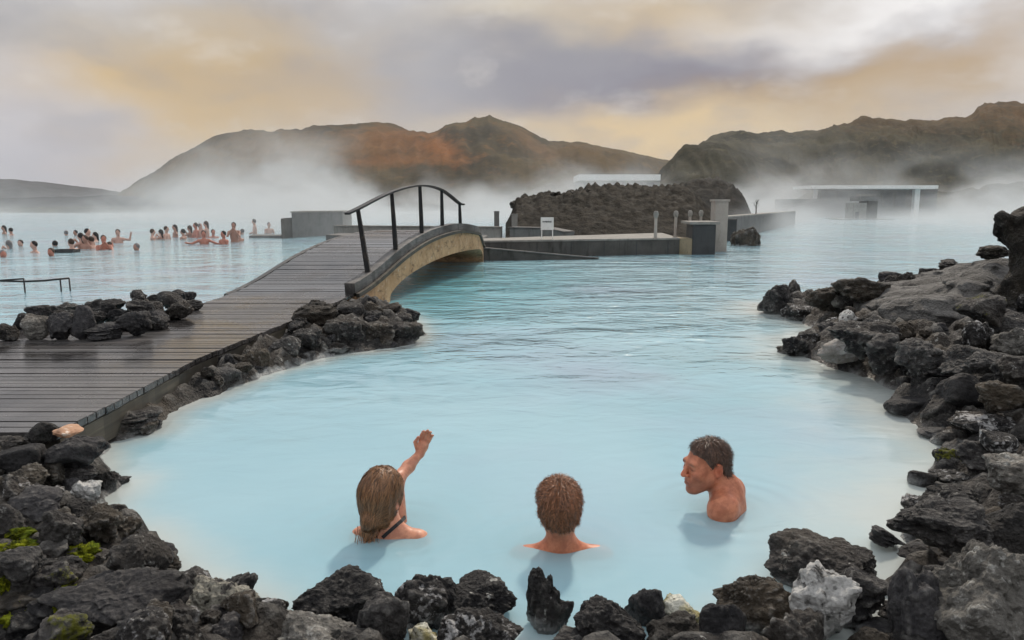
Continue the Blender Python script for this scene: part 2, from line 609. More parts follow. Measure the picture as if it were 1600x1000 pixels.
# ------------------------------------------------------------------ lagoon outline (the waterline on the lava banks)
def P2(lst, z=0.0):
    return [tuple(at(a, b, z)[:2]) for a, b in lst]


LEFT_POLY = P2([(575, 472), (608, 482), (640, 496), (660, 524), (642, 538), (600, 545), (545, 552), (492, 562), (440, 577), (395, 594), (360, 606),
                (300, 628), (262, 645), (248, 662), (232, 676), (165, 690), (152, 720), (162, 748), (190, 757), (160, 785), (150, 800), (182, 826), (228, 842),
                (262, 880), (278, 912), (330, 930), (392, 948), (405, 975), (440, 985), (470, 1000), (490, 1015), (560, 1022), (640, 1030), (720, 1030),
                (810, 1036), (835, 1045), (900, 1045), (960, 1040), (1030, 1040), (1092, 1036), (1130, 1036), (1180, 1036), (1240, 1040)])
LEFT_POLY += [(0.95, 2.2), (0.9, 1.2), (-5.0, 1.0), (-5.6, 3.3), (-3.6, 3.9), (-2.95, 4.6), (-2.9, 6.2), (-2.75, 8.0), (-2.5, 9.7), (-2.2, 10.6)]
RIGHT_POLY = P2([(1345, 1016), (1384, 985), (1386, 935), (1402, 905), (1440, 872), (1424, 855), (1408, 832), (1420, 800), (1450, 778), (1460, 740), (1466, 715),
                 (1482, 692), (1440, 674), (1434, 655), (1388, 642), (1402, 612), (1345, 588), (1292, 572), (1268, 560), (1236, 552), (1246, 532), (1276, 515),
                 (1242, 496), (1187, 487)])
RIGHT_POLY += [(3.75, 10.9), (4.7, 10.9), (5.6, 10.6), (7.5, 10.4), (9.0, 9.0), (9.0, 1.0), (1.1, 1.0), (0.98, 2.1)]

DECK_Z = 0.25
DR = [at(130, 655, DECK_Z), at(310, 560, DECK_Z), at(545, 465, DECK_Z), at(747, 401, 0.30)]
DR = [np.array([-2.52, 3.0, DECK_Z])] + DR


def xr(y):
    return float(np.interp(y, [q[1] for q in DR], [q[0] for q in DR]))


def xl(y):
    return xr(y) - 1.68


def left_h(P):
    s = poly_sd(P, LEFT_POLY)
    x, y = P[:, 0], P[:, 1]
    amp = 0.04 + 0.20 * (1 - np.exp(-np.maximum(s, 0) / 0.35)) + 0.06 * np.maximum(s, 0) * sstep(y, 4.2, 3.0)
    h = np.where(s > 0, amp, np.maximum(s * 0.9, -0.5))
    under = sstep(x, np.array([xr(v) for v in y]) + 0.05, np.array([xr(v) for v in y]) - 0.1) * sstep(y, 3.5, 3.9)
    cap = np.where(under > 0, 0.10, 9.0)
    return np.minimum(h, cap), s, under


def right_h(P):
    s = poly_sd(P, RIGHT_POLY)
    x, y = P[:, 0], P[:, 1]
    a = 0.26 + 0.22 * sstep(y, 3.4, 7.0) + 0.30 * sstep(x, 4.2, 5.6) * sstep(y, 4.5, 6.5)
    sp = np.maximum(s, 0)
    amp = 0.03 + a * (1 - np.exp(-sp / 0.85))
    h = np.where(s > 0, amp, np.maximum(s * 0.9, -0.5))
    return h, s, np.zeros(len(P))


def rubble(P, s, k=1.0):
    Q = np.column_stack([P, np.zeros(len(P))])
    f1, f2 = worley(Q * 5.2, 3)
    g1, g2 = worley(Q * 12.5, 9)
    d = 0.15 * (0.5 - f1) + 0.05 * np.minimum(f2 - f1, 0.35) + 0.05 * (0.5 - g1) + 0.05 * fbm(Q * 3.0, 5, 21) + 0.016 * fbm(Q * 22.0, 3, 5)
    return d * k * sstep(s, -0.25, 0.15)


class Terrain:
    def __init__(t, name, func, xs, ys, mat, label=None, k=1.0):
        t.xs, t.ys = xs, ys
        gx, gy = np.meshgrid(xs, ys, indexing='ij')
        P = np.column_stack([gx.ravel(), gy.ravel()])
        h, s, under = func(P)
        h = h + rubble(P, s, k) * (1 - 0.75 * under)
        t.H = h.reshape(len(xs), len(ys))
        t.S = s.reshape(len(xs), len(ys))
        Q = np.column_stack([P, h])
        jit = 0.012 * np.column_stack([vnoise(Q * 16, 4), vnoise(Q * 16, 5), np.zeros(len(P))])
        V = Q + jit
        nx, ny = len(xs), len(ys)
        I = np.arange(nx * ny).reshape(nx, ny)
        F = np.stack([I[:-1, :-1].ravel(), I[1:, :-1].ravel(), I[1:, 1:].ravel(), I[:-1, 1:].ravel()], 1)
        keep = (h[F] > -0.32).any(1)
        t.o = link(name, mesh_from(name, V, F[keep]), mat)
        tag(t.o, label, None, None, 'structure')

    def z(t, x, y):
        i = np.clip(np.searchsorted(t.xs, x), 0, len(t.xs) - 1)
        j = np.clip(np.searchsorted(t.ys, y), 0, len(t.ys) - 1)
        return float(t.H[i, j])

    def s(t, x, y):
        i = np.clip(np.searchsorted(t.xs, x), 0, len(t.xs) - 1)
        j = np.clip(np.searchsorted(t.ys, y), 0, len(t.ys) - 1)
        return float(t.S[i, j])

    def hit(t, px, py):
        d = ray(px, py)
        for y in np.arange(1.2, 14.0, 0.02):
            x, z = d[0] * y, CAM_H + d[2] * y
            if not (t.xs[0] < x < t.xs[-1] and t.ys[0] < y < t.ys[-1]):
                continue
            if z <= max(t.z(x, y), 0.0):
                return np.array([x, y, max(t.z(x, y), 0.0)])
        return at(px, py, 0.0)


def spacing(a, b, d0, d1):
    out = [a]
    while out[-1] < b:
        f = (out[-1] - a) / (b - a)
        out.append(out[-1] + d0 + (d1 - d0) * f)
    return np.array(out)


TL = Terrain('lava_shore', left_h, np.arange(-5.2, 1.45, 0.03), spacing(1.3, 10.8, 0.022, 0.06), M['bank'],
             'rubble bank of dark lava between the boardwalk and the milky pool')
TR = Terrain('lava_shore', right_h, spacing(0.6, 8.6, 0.024, 0.05), spacing(1.3, 11.2, 0.022, 0.05), M['bank'],
             'rising bank of rough grey lava rubble below the leaning crag')

# ------------------------------------------------------------------ rock shapes
def ico(sub):
    bm = bmesh.new()
    bmesh.ops.create_icosphere(bm, subdivisions=sub, radius=1.0)
    V = np.array([v.co[:] for v in bm.verts])
    F = np.array([[v.index for v in f.verts] for f in bm.faces])
    bm.free()
    return V / np.linalg.norm(V, axis=1)[:, None], F


ICO6, ICO5, ICO4 = ico(6), ico(5), ico(4)


def rock_shape(kind, seed, base):
    D, F = base
    r = np.random.default_rng(seed)
    npl = {'block': 13, 'clinker': 16, 'round': 22, 'slab': 12}[kind]
    N = r.normal(size=(npl, 3))
    N /= np.linalg.norm(N, axis=1)[:, None]
    d = r.uniform(0.62, 1.0, npl)
    p = {'block': 22, 'clinker': 14, 'round': 9, 'slab': 20}[kind]
    c = np.maximum(D @ N.T, 1e-4) / d
    rad = (c ** p).sum(1) ** (-1.0 / p)
    rad = np.minimum(rad, 1.35)
    V = D * rad[:, None]
    o = r.uniform(-50, 50, 3)
    if kind == 'clinker':
        f1, f2 = worley(V * 2.4 + o, seed)
        g1, g2 = worley(V * 6.5 + o, seed + 5)
        h1, _ = worley(V * 15.0 + o, seed + 9)
        disp = 0.26 * (0.55 - f1) + 0.10 * (0.5 - g1) + 0.045 * (0.5 - h1) + 0.12 * fbm(V * 2.2 + o, 5, seed) + 0.030 * fbm(V * 17.0 + o, 3, seed + 2)
    elif kind == 'block':
        f1, f2 = worley(V * 1.7 + o, seed)
        g1, g2 = worley(V * 7.0 + o, seed + 5)
        disp = 0.16 * np.minimum(f2 - f1, 0.4) - 0.05 + 0.13 * fbm(V * 1.9 + o, 6, seed, 0.52) + 0.05 * (0.5 - g1) + 0.034 * fbm(V * 14 + o, 3, seed + 3)
    elif kind == 'round':
        disp = 0.10 * fbm(V * 1.6 + o, 5, seed, 0.5) + 0.012 * fbm(V * 13 + o, 3, seed + 3)
    else:
        disp = 0.15 * fbm(V * np.array([1.5, 1.5, 4.5]) + o, 6, seed, 0.55) + 0.03 * fbm(V * 13 + o, 3, seed + 3)
    V = V + D * disp[:, None]
    lo, hi = V.min(0), V.max(0)
    V = (V - (lo + hi) / 2) / ((hi - lo) / 2)
    return mesh_from('rock', V, F)


PROTO = {}
for k, cnt in (('block', 9), ('clinker', 9), ('round', 6), ('slab', 4)):
    PROTO[k] = [rock_shape(k, 100 + 31 * i + len(k), ICO5) for i in range(cnt)]
BIG = {'block': [rock_shape('block', 901 + i, ICO6) for i in range(3)], 'clinker': [rock_shape('clinker', 951 + i, ICO6) for i in range(4)],
       'round': [rock_shape('round', 981, ICO6)], 'slab': [rock_shape('slab', 991 + i, ICO6) for i in range(2)]}
SMALLP = [rock_shape(('clinker', 'block')[i % 2], 700 + 13 * i, ICO4) for i in range(10)]
cache = {}


def with_mat(me, mk):
    key = (me.name, mk)
    if key not in cache:
        c = me.copy()
        c.materials.clear()
        c.materials.append(M[mk])
        cache[key] = c
    return cache[key]


def put_rock(me, mk, loc, half, seed, label, group=None, tilt=(0, 0), name='lava_rock', cat='rock', spin=None):
    r = random.Random(seed)
    o = bpy.data.objects.new(name, with_mat(me, mk))
    q = r.randrange(4)
    fx = r.choice((-1, 1))
    hx, hy = (half[0], half[1]) if q % 2 == 0 else (half[1], half[0])
    o.rotation_euler = (tilt[0], tilt[1], q * math.pi / 2 + (r.uniform(-0.2, 0.2) if spin is None else spin))
    if q % 2:
        o.rotation_euler = (tilt[1], tilt[0], o.rotation_euler[2])
    o.scale = (hx * fx, hy, half[2])
    o.location = loc
    COL.objects.link(o)
    tag(o, label, cat, group)
    return o


rock_spots = []


def rock(x0, y0, x1, y1, kind, mk, label, zb=None, terr=None, depth=0.85, seed=None, tilt=(0, 0), up=1.0, name='lava_rock', group=None, cat='rock'):
    """a rock standing where the photograph's box (pixels) meets the water, deck or bank"""
    xc = (x0 + x1) / 2
    if zb is not None:
        B = at(xc, y1, zb)
    else:
        B = (terr or (TL if xc < 800 else TR)).hit(xc, min(y1, 1040))
    dist = math.hypot(B[1], CAM_H - B[2])
    th = math.atan2(CAM_H - B[2], B[1])
    a = (x1 - x0) / 2 / FPX * dist
    Hh = (y1 - y0) / 2 / FPX * dist
    b = a * depth
    b = min(b, 0.9 * Hh / max(math.sin(th), 0.05)) if b * math.sin(th) > 0.9 * Hh else b
    hz = math.sqrt(max(Hh * Hh - (b * math.sin(th)) ** 2, (0.4 * Hh) ** 2)) / math.cos(th) * up
    yc = B[1] + 0.55 * b
    Cn = aty(xc, (y0 + y1) / 2, yc)
    seed = seed if seed is not None else int(x0 * 7 + y0 * 13 + x1)
    lib = BIG if (x1 - x0) > 105 else PROTO
    me = lib[kind][seed % len(lib[kind])]
    o = put_rock(me, mk, Cn, (a * 1.04, b * 1.1, hz * 1.06), seed, label, group, tilt, name, cat)
    rock_spots.append((Cn[0], Cn[1], max(a, b)))
    return o

# ------------------------------------------------------------------ rocks one can point to
GL, GF, GR, GC, GD = 'lava rocks of the bank by the boardwalk', 'lava rocks along the near edge of the pool', 'lava rocks of the crag bank', \
    'lava rocks heaped at the bridge foot', 'lava rocks piled on the boardwalk edge'
# bank beside the boardwalk
rock(0, 694, 66, 748, 'round', 'smooth', 'smooth dark boulder at the frame edge under the hump-shaped stone', zb=0.2, group=GL)
rock(38, 659, 90, 702, 'round', 'lava2', 'hump-shaped grey stone beside the orange stone', zb=0.2, group=GL)
rock(-8, 679, 48, 710, 'clinker', 'lava', 'low knobbly stone at the frame edge, against the boardwalk', zb=0.2, group=GL)
rock(66, 682, 158, 738, 'block', 'smooth', 'broad black block under the orange stone', zb=0.2, group=GL, depth=0.9)
rock(82, 663, 127, 682, 'round', 'orange', 'rounded pinkish orange stone lying on black rock by the boardwalk', group=GL, zb=0.30, name='orange_stone', cat='stone')
rock(156, 636, 249, 680, 'slab', 'lava2', 'flat grey slab sloping into the milky pool by the boardwalk', zb=0.0, group=GL, depth=1.0)
rock(96, 726, 156, 756, 'block', 'lava', 'flat dark ledge stone just above the white stone', group=GL)
rock(148, 734, 181, 770, 'clinker', 'lava', 'small pointed rock at the waterline beside the white stone', zb=0.0, group=GL)
rock(176, 745, 202, 757, 'slab', 'smooth', 'thin black splinter poking from the milky water', zb=0.0, group=GL)
rock(113, 750, 158, 791, 'clinker', 'white', 'white crusted stone at the waterline of the near bank', group=GL)
rock(-6, 742, 45, 788, 'block', 'rim', 'grey streaked boulder at the frame edge below the smooth dark one', group=GL)
rock(58, 724, 106, 764, 'clinker', 'brown', 'knobbly brownish rock in the middle of the upper bank', group=GL)
rock(97, 748, 127, 770, 'round', 'smooth', 'small smooth black stone next to the white stone', group=GL)
rock(20, 762, 100, 808, 'block', 'smooth', 'wide black block below the knobbly brownish rock', group=GL)
rock(-12, 788, 31, 842, 'round', 'lava2', 'upright grey boulder above the yellow moss', group=GL)
rock(38, 832, 70, 858, 'round', 'pale', 'small pale stone next to the yellow moss', group=GL)
rock(64, 796, 130, 858, 'clinker', 'lava2', 'grey crumbly rock inland of the shelf rock', group=GL)
rock(120, 796, 186, 862, 'clinker', 'brown', 'brownish crumbly rock behind the shelf rock', group=GL)
rock(182, 840, 262, 912, 'block', 'lava', 'layered shelf rock standing at the waterline', group=GL, depth=1.0)
rock(184, 832, 228, 852, 'slab', 'smooth', 'flat cap stone on the layered shelf rock', zb=0.12, group=GL)
rock(92, 888, 284, 986, 'block', 'smooth', 'long smooth black boulder next to the white flecked rock', group=GL, depth=0.7)
rock(272, 904, 396, 1000, 'clinker', 'crust', 'white flecked knobbly rock at the corner of the pool', zb=0.02, group=GL)
rock(184, 958, 262, 1030, 'block', 'rim', 'rock with a white edged top below the long smooth boulder', group=GL)
rock(-10, 922, 76, 975, 'block', 'brown', 'dull brown boulder between two moss clumps', group=GL)
rock(56, 878, 122, 926, 'clinker', 'moss', 'olive mossy rock above the long smooth boulder', group=GL)
rock(-10, 858, 62, 916, 'block', 'lava2', 'grey angular boulder under the yellow moss', group=GL)
rock(40, 955, 140, 1030, 'clinker', 'moss', 'lichen covered rock in the lowest corner of the bank', group=GL)
rock(250, 968, 320, 1030, 'clinker', 'lava', 'dark crumbly rock below the white flecked one', group=GL)
rock(312, 572, 377, 606, 'round', 'lava2', 'rounded dull boulder half sunk beside the boardwalk edge', zb=0.0, group=GL)
rock(281, 583, 314, 610, 'block', 'lava', 'small dark block between the rounded dull boulder and the white stone', zb=0.02, group=GL)
rock(234, 603, 268, 630, 'clinker', 'white', 'small white stone against the boardwalk side beam', zb=0.0, group=GL)
rock(206, 618, 240, 642, 'clinker', 'moss', 'greenish stone against the boardwalk side beam', zb=0.05, group=GL)
# heap at the foot of the bridge
rock(458, 470, 530, 522, 'slab', 'brown', 'big slanting slab at the top of the bridge foot heap', zb=0.12, group=GC, depth=1.0)
rock(526, 472, 566, 500, 'round', 'lava', 'round stone under the end of the ochre arch', zb=0.2, group=GC)
rock(564, 470, 610, 512, 'block', 'brown', 'upright brown block under the arch foot', zb=0.05, group=GC)
rock(604, 490, 641, 516, 'clinker', 'rim', 'white tipped rock near the end of the bridge heap', zb=0.03, group=GC)
rock(606, 503, 662, 538, 'block', 'lava', 'outermost wedge of the bridge heap lying in the water', zb=0.0, group=GC)
rock(500, 498, 570, 545, 'clinker', 'lava', 'knobbly middle rock of the bridge heap', zb=0.02, group=GC)
rock(556, 505, 618, 542, 'clinker', 'brown', 'speckled brown rock low in the bridge heap', zb=0.0, group=GC)
rock(495, 533, 515, 556, 'round', 'pale', 'little pale upright stone at the waterline of the bridge heap', zb=0.0, group=GC)
rock(414, 524, 472, 566, 'block', 'lava2', 'grey rock where the bridge heap thins along the boardwalk', zb=0.02, group=GC)
rock(456, 512, 506, 552, 'block', 'lava', 'dark rock below the big slanting slab', zb=0.04, group=GC)
rock(372, 545, 420, 582, 'clinker', 'brown', 'low brown rock where the boardwalk bank is narrowest', zb=0.02, group=GC)
# near edge of the pool
rock(402, 936, 446, 968, 'block', 'brown', 'small dark pyramid rock at the near edge', zb=0.0, group=GF)
rock(376, 962, 590, 1060, 'clinker', 'pale', 'broad rough grey brown rock at the bottom edge', zb=0.0, group=GF, depth=0.6)
rock(470, 894, 598, 982, 'block', 'lava', 'large black craggy boulder on the near edge', zb=0.0, group=GF)
rock(570, 936, 640, 1030, 'block', 'lava2', 'pointed rock leaning on the large craggy boulder', zb=0.0, group=GF)
rock(618, 902, 710, 984, 'clinker', 'rim', 'white crowned half of the paired black rocks', zb=0.0, group=GF)
rock(696, 902, 805, 970, 'block', 'lava', 'long black half of the paired rocks', zb=0.0, group=GF)
rock(690, 954, 812, 1040, 'clinker', 'rim', 'frosted black rock below the paired rocks', zb=0.0, group=GF)
rock(640, 980, 696, 1030, 'clinker', 'mineral', 'greenish white mineral lump between black rocks', zb=0.0, group=GF)
rock(824, 899, 880, 985, 'clinker', 'lava', 'tall narrow rock standing alone in the shallows', zb=0.0, group=GF, depth=0.8)
rock(858, 940, 894, 984, 'block', 'lava', 'small rock leaning on the tall narrow one', zb=0.0, group=GF)
rock(896, 944, 1002, 1030, 'clinker', 'lava', 'lumpy double topped rock at the near edge', zb=0.0, group=GF)
rock(862, 984, 948, 1040, 'clinker', 'lava', 'low black rock cut by the bottom edge beside the lumpy one', zb=0.0, group=GF)
rock(978, 917, 1036, 978, 'block', 'smooth', 'black conical rock in front of the yellow white mineral', zb=0.0, group=GF)
rock(1032, 933, 1096, 982, 'clinker', 'mineral', 'crumbly yellow white mineral lump on the near edge', zb=0.0, group=GF)
rock(1006, 966, 1098, 1030, 'block', 'brown', 'low brown rock below the mineral lump', zb=0.0, group=GF)
rock(1094, 946, 1164, 1030, 'round', 'smooth', 'smooth dark rounded rock at the bottom edge', zb=0.0, group=GF)
rock(1125, 904, 1240, 992, 'clinker', 'brown', 'brown crumbly rock beside the white pitted one', zb=0.0, group=GF)
rock(1200, 965, 1290, 1050, 'clinker', 'lava', 'black rock cut by the bottom edge under the brown crumbly one', zb=0.0, group=GF)
rock(1203, 836, 1371, 925, 'block', 'lava', 'wide black boulder alone in the water near the crag bank', zb=0.0, group=GF, depth=0.75)
rock(1286, 889, 1378, 978, 'slab', 'lava2', 'grey striated rock behind the white pitted one', zb=0.0, group=GF, depth=0.9)
rock(1236, 900, 1336, 1010, 'clinker', 'white', 'white pitted rock at the near edge', zb=0.0, group=GF, depth=0.7)
rock(1340, 968, 1398, 1004, 'round', 'smooth', 'low wet black stone at the bottom edge', zb=0.0, group=GF)
# crag bank
rock(1352, 820, 1407, 858, 'slab', 'smooth', 'dark pointed shard tilting out of the shallows', zb=0.0, group=GR, tilt=(0, 0.45), up=0.7)
rock(1376, 904, 1442, 934, 'round', 'lava', 'low stone at the edge of the small inlet', zb=0.0, group=GR)
rock(1396, 902, 1484, 1030, 'block', 'smooth', 'tall smooth black rock next to the pale pitted boulder', zb=0.0, group=GR)
rock(1458, 868, 1640, 1050, 'clinker', 'pale', 'large pale pitted boulder in the lowest corner', zb=0.02, group=GR)
rock(1397, 776, 1542, 860, 'clinker', 'lava2', 'overhanging knobbly boulder above the shallows', group=GR, zb=0.16)
rock(1406, 843, 1510, 894, 'block', 'smooth', 'dark block under the overhanging knobbly boulder', zb=0.0, group=GR)
rock(1522, 788, 1630, 892, 'round', 'lava2', 'big rounded boulder at the frame edge above the pale pitted one', group=GR)
rock(1448, 758, 1534, 804, 'clinker', 'lava', 'rough rock behind the overhanging boulder', group=GR)
rock(1456, 733, 1514, 764, 'clinker', 'rim', 'frosted stone at the waterline above the overhanging boulder', group=GR)
rock(1460, 699, 1504, 736, 'clinker', 'moss', 'stone with yellow lichen at the waterline', zb=0.02, group=GR)
rock(1496, 690, 1556, 738, 'clinker', 'lava', 'dark rock inland of the yellow lichen stone', group=GR)
rock(1538, 676, 1588, 708, 'round', 'rim', 'small stone with a white ring on top', group=GR, zb=0.2)
rock(1540, 706, 1640, 790, 'clinker', 'pale', 'crumbly pale rock at the frame edge below the white ring stone', group=GR)
rock(1436, 664, 1502, 687, 'round', 'smooth', 'low wet black stone at the tip of the small cove', zb=0.0, group=GR)
rock(1478, 638, 1600, 690, 'block', 'rim', 'black boulder with a white frosted ridge', zb=0.06, group=GR)
rock(1382, 618, 1448, 650, 'round', 'smooth', 'low rounded black stone lying in the cove', zb=0.0, group=GR)
rock(1440, 618, 1494, 662, 'round', 'lava', 'dark stone between the low rounded one and the white rimmed boulder', zb=0.04, group=GR)
rock(1468, 582, 1541, 640, 'round', 'smooth', 'round dark boulder with light rim in the cove bank', zb=0.14, group=GR)
rock(1426, 572, 1470, 624, 'block', 'lava', 'upright black rock beside the round dark boulder', zb=0.06, group=GR)
rock(1404, 586, 1434, 620, 'round', 'lava2', 'grey stone against the upright black rock', zb=0.03, group=GR)
rock(1444, 566, 1520, 594, 'slab', 'lava2', 'flat grey stone behind the round dark boulder', zb=0.22, group=GR)
rock(1276, 520, 1352, 572, 'slab', 'amber', 'light grey log shaped stone with amber end', zb=0.06, group=GR, tilt=(0, 0.28), up=0.8, name='light_stone', cat='stone')
rock(1223, 525, 1264, 558, 'clinker', 'lava', 'isolated dark stone off the point of the bank', zb=0.0, group=GR)
rock(1312, 484, 1347, 512, 'block', 'white', 'white stone below the great grey slab', zb=0.22, group=GR)
rock(1296, 500, 1400, 560, 'clinker', 'lava', 'dark crumbly rock behind the light log shaped stone', zb=0.2, group=GR)
rock(1188, 444, 1233, 492, 'block', 'lava', 'first black rock at the tip of the crag bank', zb=0.0, group=GR)
rock(1228, 437, 1259, 474, 'block', 'lava', 'upright black rock second from the tip of the crag bank', zb=0.06, group=GR)
rock(1230, 476, 1274, 502, 'round', 'rim', 'whitish stone under the tip rocks', zb=0.0, group=GR)
rock(1262, 448, 1320, 486, 'clinker', 'brown', 'brown rock between the tip and the great slab', zb=0.2, group=GR)
rock(1306, 432, 1388, 476, 'clinker', 'brown', 'olive brown rock on the crest towards the slab', zb=0.34, group=GR)
rock(1300, 462, 1330, 482, 'round', 'pale', 'small pale stone in the olive rocks', zb=0.25, group=GR)
rock(1342, 520, 1420, 584, 'clinker', 'lava', 'rough black rock at the foot of the great slab', zb=0.12, group=GR)
rock(1400, 530, 1480, 584, 'clinker', 'lava2', 'grey crumbly rock below the great slab', zb=0.25, group=GR)
rock(1526, 383, 1582, 406, 'clinker', 'brown', 'brown clinker lying on top of the great slab', zb=0.90, group=GR)
rock(1500, 458, 1580, 510, 'block', 'moss', 'mossy dark block under the crag', zb=0.55, group=GR)
rock(1530, 484, 1604, 520, 'round', 'lava2', 'smooth grey stone below the crag', zb=0.48, group=GR)
rock(1500, 500, 1560, 548, 'clinker', 'rim', 'frosted clinker below the mossy block', zb=0.42, group=GR)
rock(1556, 508, 1640, 560, 'clinker', 'pale', 'pale crumbly rock at the frame edge below the crag', zb=0.42, group=GR)
rock(1480, 540, 1590, 590, 'block', 'lava2', 'long grey rock across the slope under the crag', zb=0.32, group=GR)
rock(1560, 556, 1650, 630, 'clinker', 'lava', 'dark rough rock at the frame edge halfway down the slope', zb=0.25, group=GR)
rock(1530, 596, 1600, 648, 'clinker', 'brown', 'brownish rough rock above the frosted ridge boulder', zb=0.22, group=GR)
# pile on the far side of the boardwalk
rock(-6, 506, 28, 533, 'block', 'lava', 'end rock of the boardwalk pile at the frame edge', zb=DECK_Z, group=GD)
rock(22, 489, 52, 515, 'round', 'lava2', 'small round rock at the low end of the boardwalk pile', zb=DECK_Z, group=GD)
rock(36, 492, 76, 532, 'round', 'pale', 'pale greenish stone in the boardwalk pile', zb=DECK_Z, group=GD)
rock(46, 476, 86, 504, 'block', 'smooth', 'dark flat topped rock in the back of the boardwalk pile', zb=DECK_Z, group=GD)
rock(82, 472, 122, 496, 'block', 'lava2', 'ridge shaped rock in the back of the boardwalk pile', zb=DECK_Z, group=GD)
rock(72, 488, 118, 532, 'block', 'smooth', 'blocky dark rock at the front of the boardwalk pile', zb=DECK_Z, group=GD)
rock(110, 477, 150, 530, 'round', 'smooth', 'tall smooth rock in the middle of the boardwalk pile', zb=DECK_Z, group=GD)
rock(136, 468, 190, 504, 'block', 'lava2', 'broad grey rock high in the boardwalk pile', zb=DECK_Z, group=GD)
rock(133, 505, 191, 532, 'slab', 'smooth', 'flat black rock lying at the front of the boardwalk pile', zb=DECK_Z, group=GD)
rock(184, 486, 232, 526, 'block', 'smooth', 'dark rock next to the flat black one in the boardwalk pile', zb=DECK_Z, group=GD)
rock(198, 468, 250, 506, 'block', 'lava2', 'large rock carrying the topmost stone of the boardwalk pile', zb=DECK_Z, group=GD)
rock(202, 453, 236, 478, 'clinker', 'lava', 'topmost stone of the boardwalk pile', zb=DECK_Z + 0.16, group=GD)
rock(218, 492, 264, 516, 'block', 'lava', 'low rock towards the walkway end of the boardwalk pile', zb=DECK_Z, group=GD)
rock(246, 455, 290, 486, 'round', 'lava2', 'domed rock near the walkway end of the boardwalk pile', zb=DECK_Z, group=GD)
rock(254, 470, 296, 500, 'block', 'lava', 'angular rock in front of the domed one in the boardwalk pile', zb=DECK_Z, group=GD)
rock(284, 456, 306, 476, 'clinker', 'lava', 'small upright stone beside the domed rock', zb=DECK_Z, group=GD)
rock(286, 468, 318, 486, 'slab', 'lava', 'last low wedge of the boardwalk pile beside the water', zb=DECK_Z, group=GD)
rp = random.Random(77)
for k in range(16):
    qx, qy = rp.uniform(30, 285), rp.uniform(492, 520)
    qy -= max(0, qx - 200) * 0.32
    qw = rp.uniform(24, 42)
    rock(qx - qw / 2, qy - qw * 0.62, qx + qw / 2, qy, rp.choice(('block', 'clinker', 'round')), rp.choice(('lava', 'smooth', 'lava2')),
         'dark stone wedged between the bigger rocks of the boardwalk pile', zb=DECK_Z, seed=300 + k, name='lava_stone', group='stones wedged in the boardwalk pile', cat='stone')
# the stone in the open water
rock(1143, 351, 1188, 384, 'clinker', 'brown', 'lone brown rock standing in open water by the far quay', zb=0.0, group=None, seed=4)
LR = [q for q in COL.objects if q.get('label', '').startswith('lone brown rock')][0]
LR.scale.z *= 1.5
LR.location.z -= 0.28


# ------------------------------------------------------------------ signed-distance shapes (slab, crag, people)
def rotm(rx=0, ry=0, rz=0):
    return np.array(Matrix.Rotation(rz, 3, 'Z') @ Matrix.Rotation(ry, 3, 'Y') @ Matrix.Rotation(rx, 3, 'X'))


class SDF:
    def __init__(s):
        s.p = []

    def ell(s, c, r, k=0.02, op='u', Rm=None):
        s.p.append(('e', np.array(c, float), np.array(r, float), None if Rm is None else np.array(Rm), k, op))
        return s

    def cap(s, a, b, ra, rb=None, k=0.02, op='u'):
        s.p.append(('c', np.array(a, float), np.array(b, float), (ra, ra if rb is None else rb), k, op))
        return s

    def _d(s, q, P):
        if q[0] == 'e':
            X = P - q[1]
            if q[3] is not None:
                X = X @ q[3]
            k0 = np.linalg.norm(X / q[2], axis=1)
            k1 = np.linalg.norm(X / q[2] ** 2, axis=1)
            return k0 * (k0 - 1) / np.maximum(k1, 1e-9)
        a, b, (ra, rb) = q[1], q[2], q[3]
        ba = b - a
        t = np.clip(((P - a) @ ba) / (ba @ ba + 1e-12), 0, 1)
        return np.linalg.norm(P - a - t[:, None] * ba, axis=1) - (ra + (rb - ra) * t)

    def _ext(s, q):
        if q[0] == 'e':
            m = q[2].max() if q[3] is not None else q[2]
            return q[1] - m, q[1] + m
        r = max(q[3])
        return np.minimum(q[1], q[2]) - r, np.maximum(q[1], q[2]) + r

    @staticmethod
    def _join(f, d, k, op):
        if op == 'u':
            h = np.clip(0.5 + 0.5 * (f - d) / k, 0, 1)
            return f * (1 - h) + d * h - k * h * (1 - h)
        h = np.clip(0.5 - 0.5 * (f + d) / k, 0, 1)
        return f * (1 - h) - d * h + k * h * (1 - h)

    def __call__(s, P):
        f = np.full(len(P), 1.0)
        for q in s.p:
            f = s._join(f, s._d(q, P), q[4], q[5])
        return f

    def grid(s, h, lo=None, hi=None, pad=0.02):
        if lo is None:
            E = [s._ext(q) for q in s.p if q[5] == 'u']
            lo = np.min([e[0] for e in E], 0) - pad
            hi = np.max([e[1] for e in E], 0) + pad
        lo, hi = np.array(lo, float), np.array(hi, float)
        nn = np.ceil((hi - lo) / h).astype(int) + 1
        f = np.full(nn, 1.0)
        for q in s.p:
            a, b = s._ext(q)
            i0 = np.clip(np.floor((a - q[4] - 2 * h - lo) / h).astype(int), 0, nn)
            i1 = np.clip(np.ceil((b + q[4] + 2 * h - lo) / h).astype(int) + 1, 0, nn)
            if (i1 <= i0).any():
                continue
            sl = tuple(slice(u, v) for u, v in zip(i0, i1))
            G = np.stack(np.meshgrid(*[lo[k] + h * np.arange(i0[k], i1[k]) for k in range(3)], indexing='ij'), -1).reshape(-1, 3)
            d = s._d(q, G).reshape([v - u for u, v in zip(i0, i1)])
            f[sl] = s._join(f[sl], d, q[4], q[5])
        return f, lo

    def mesh(s, h, **kw):
        f, lo = s.grid(h, **kw)
        return nets(f, lo, h)


def gridpts(shape, lo, h):
    return np.stack(np.meshgrid(*[lo[k] + h * np.arange(shape[k]) for k in range(3)], indexing='ij'), -1).reshape(-1, 3)


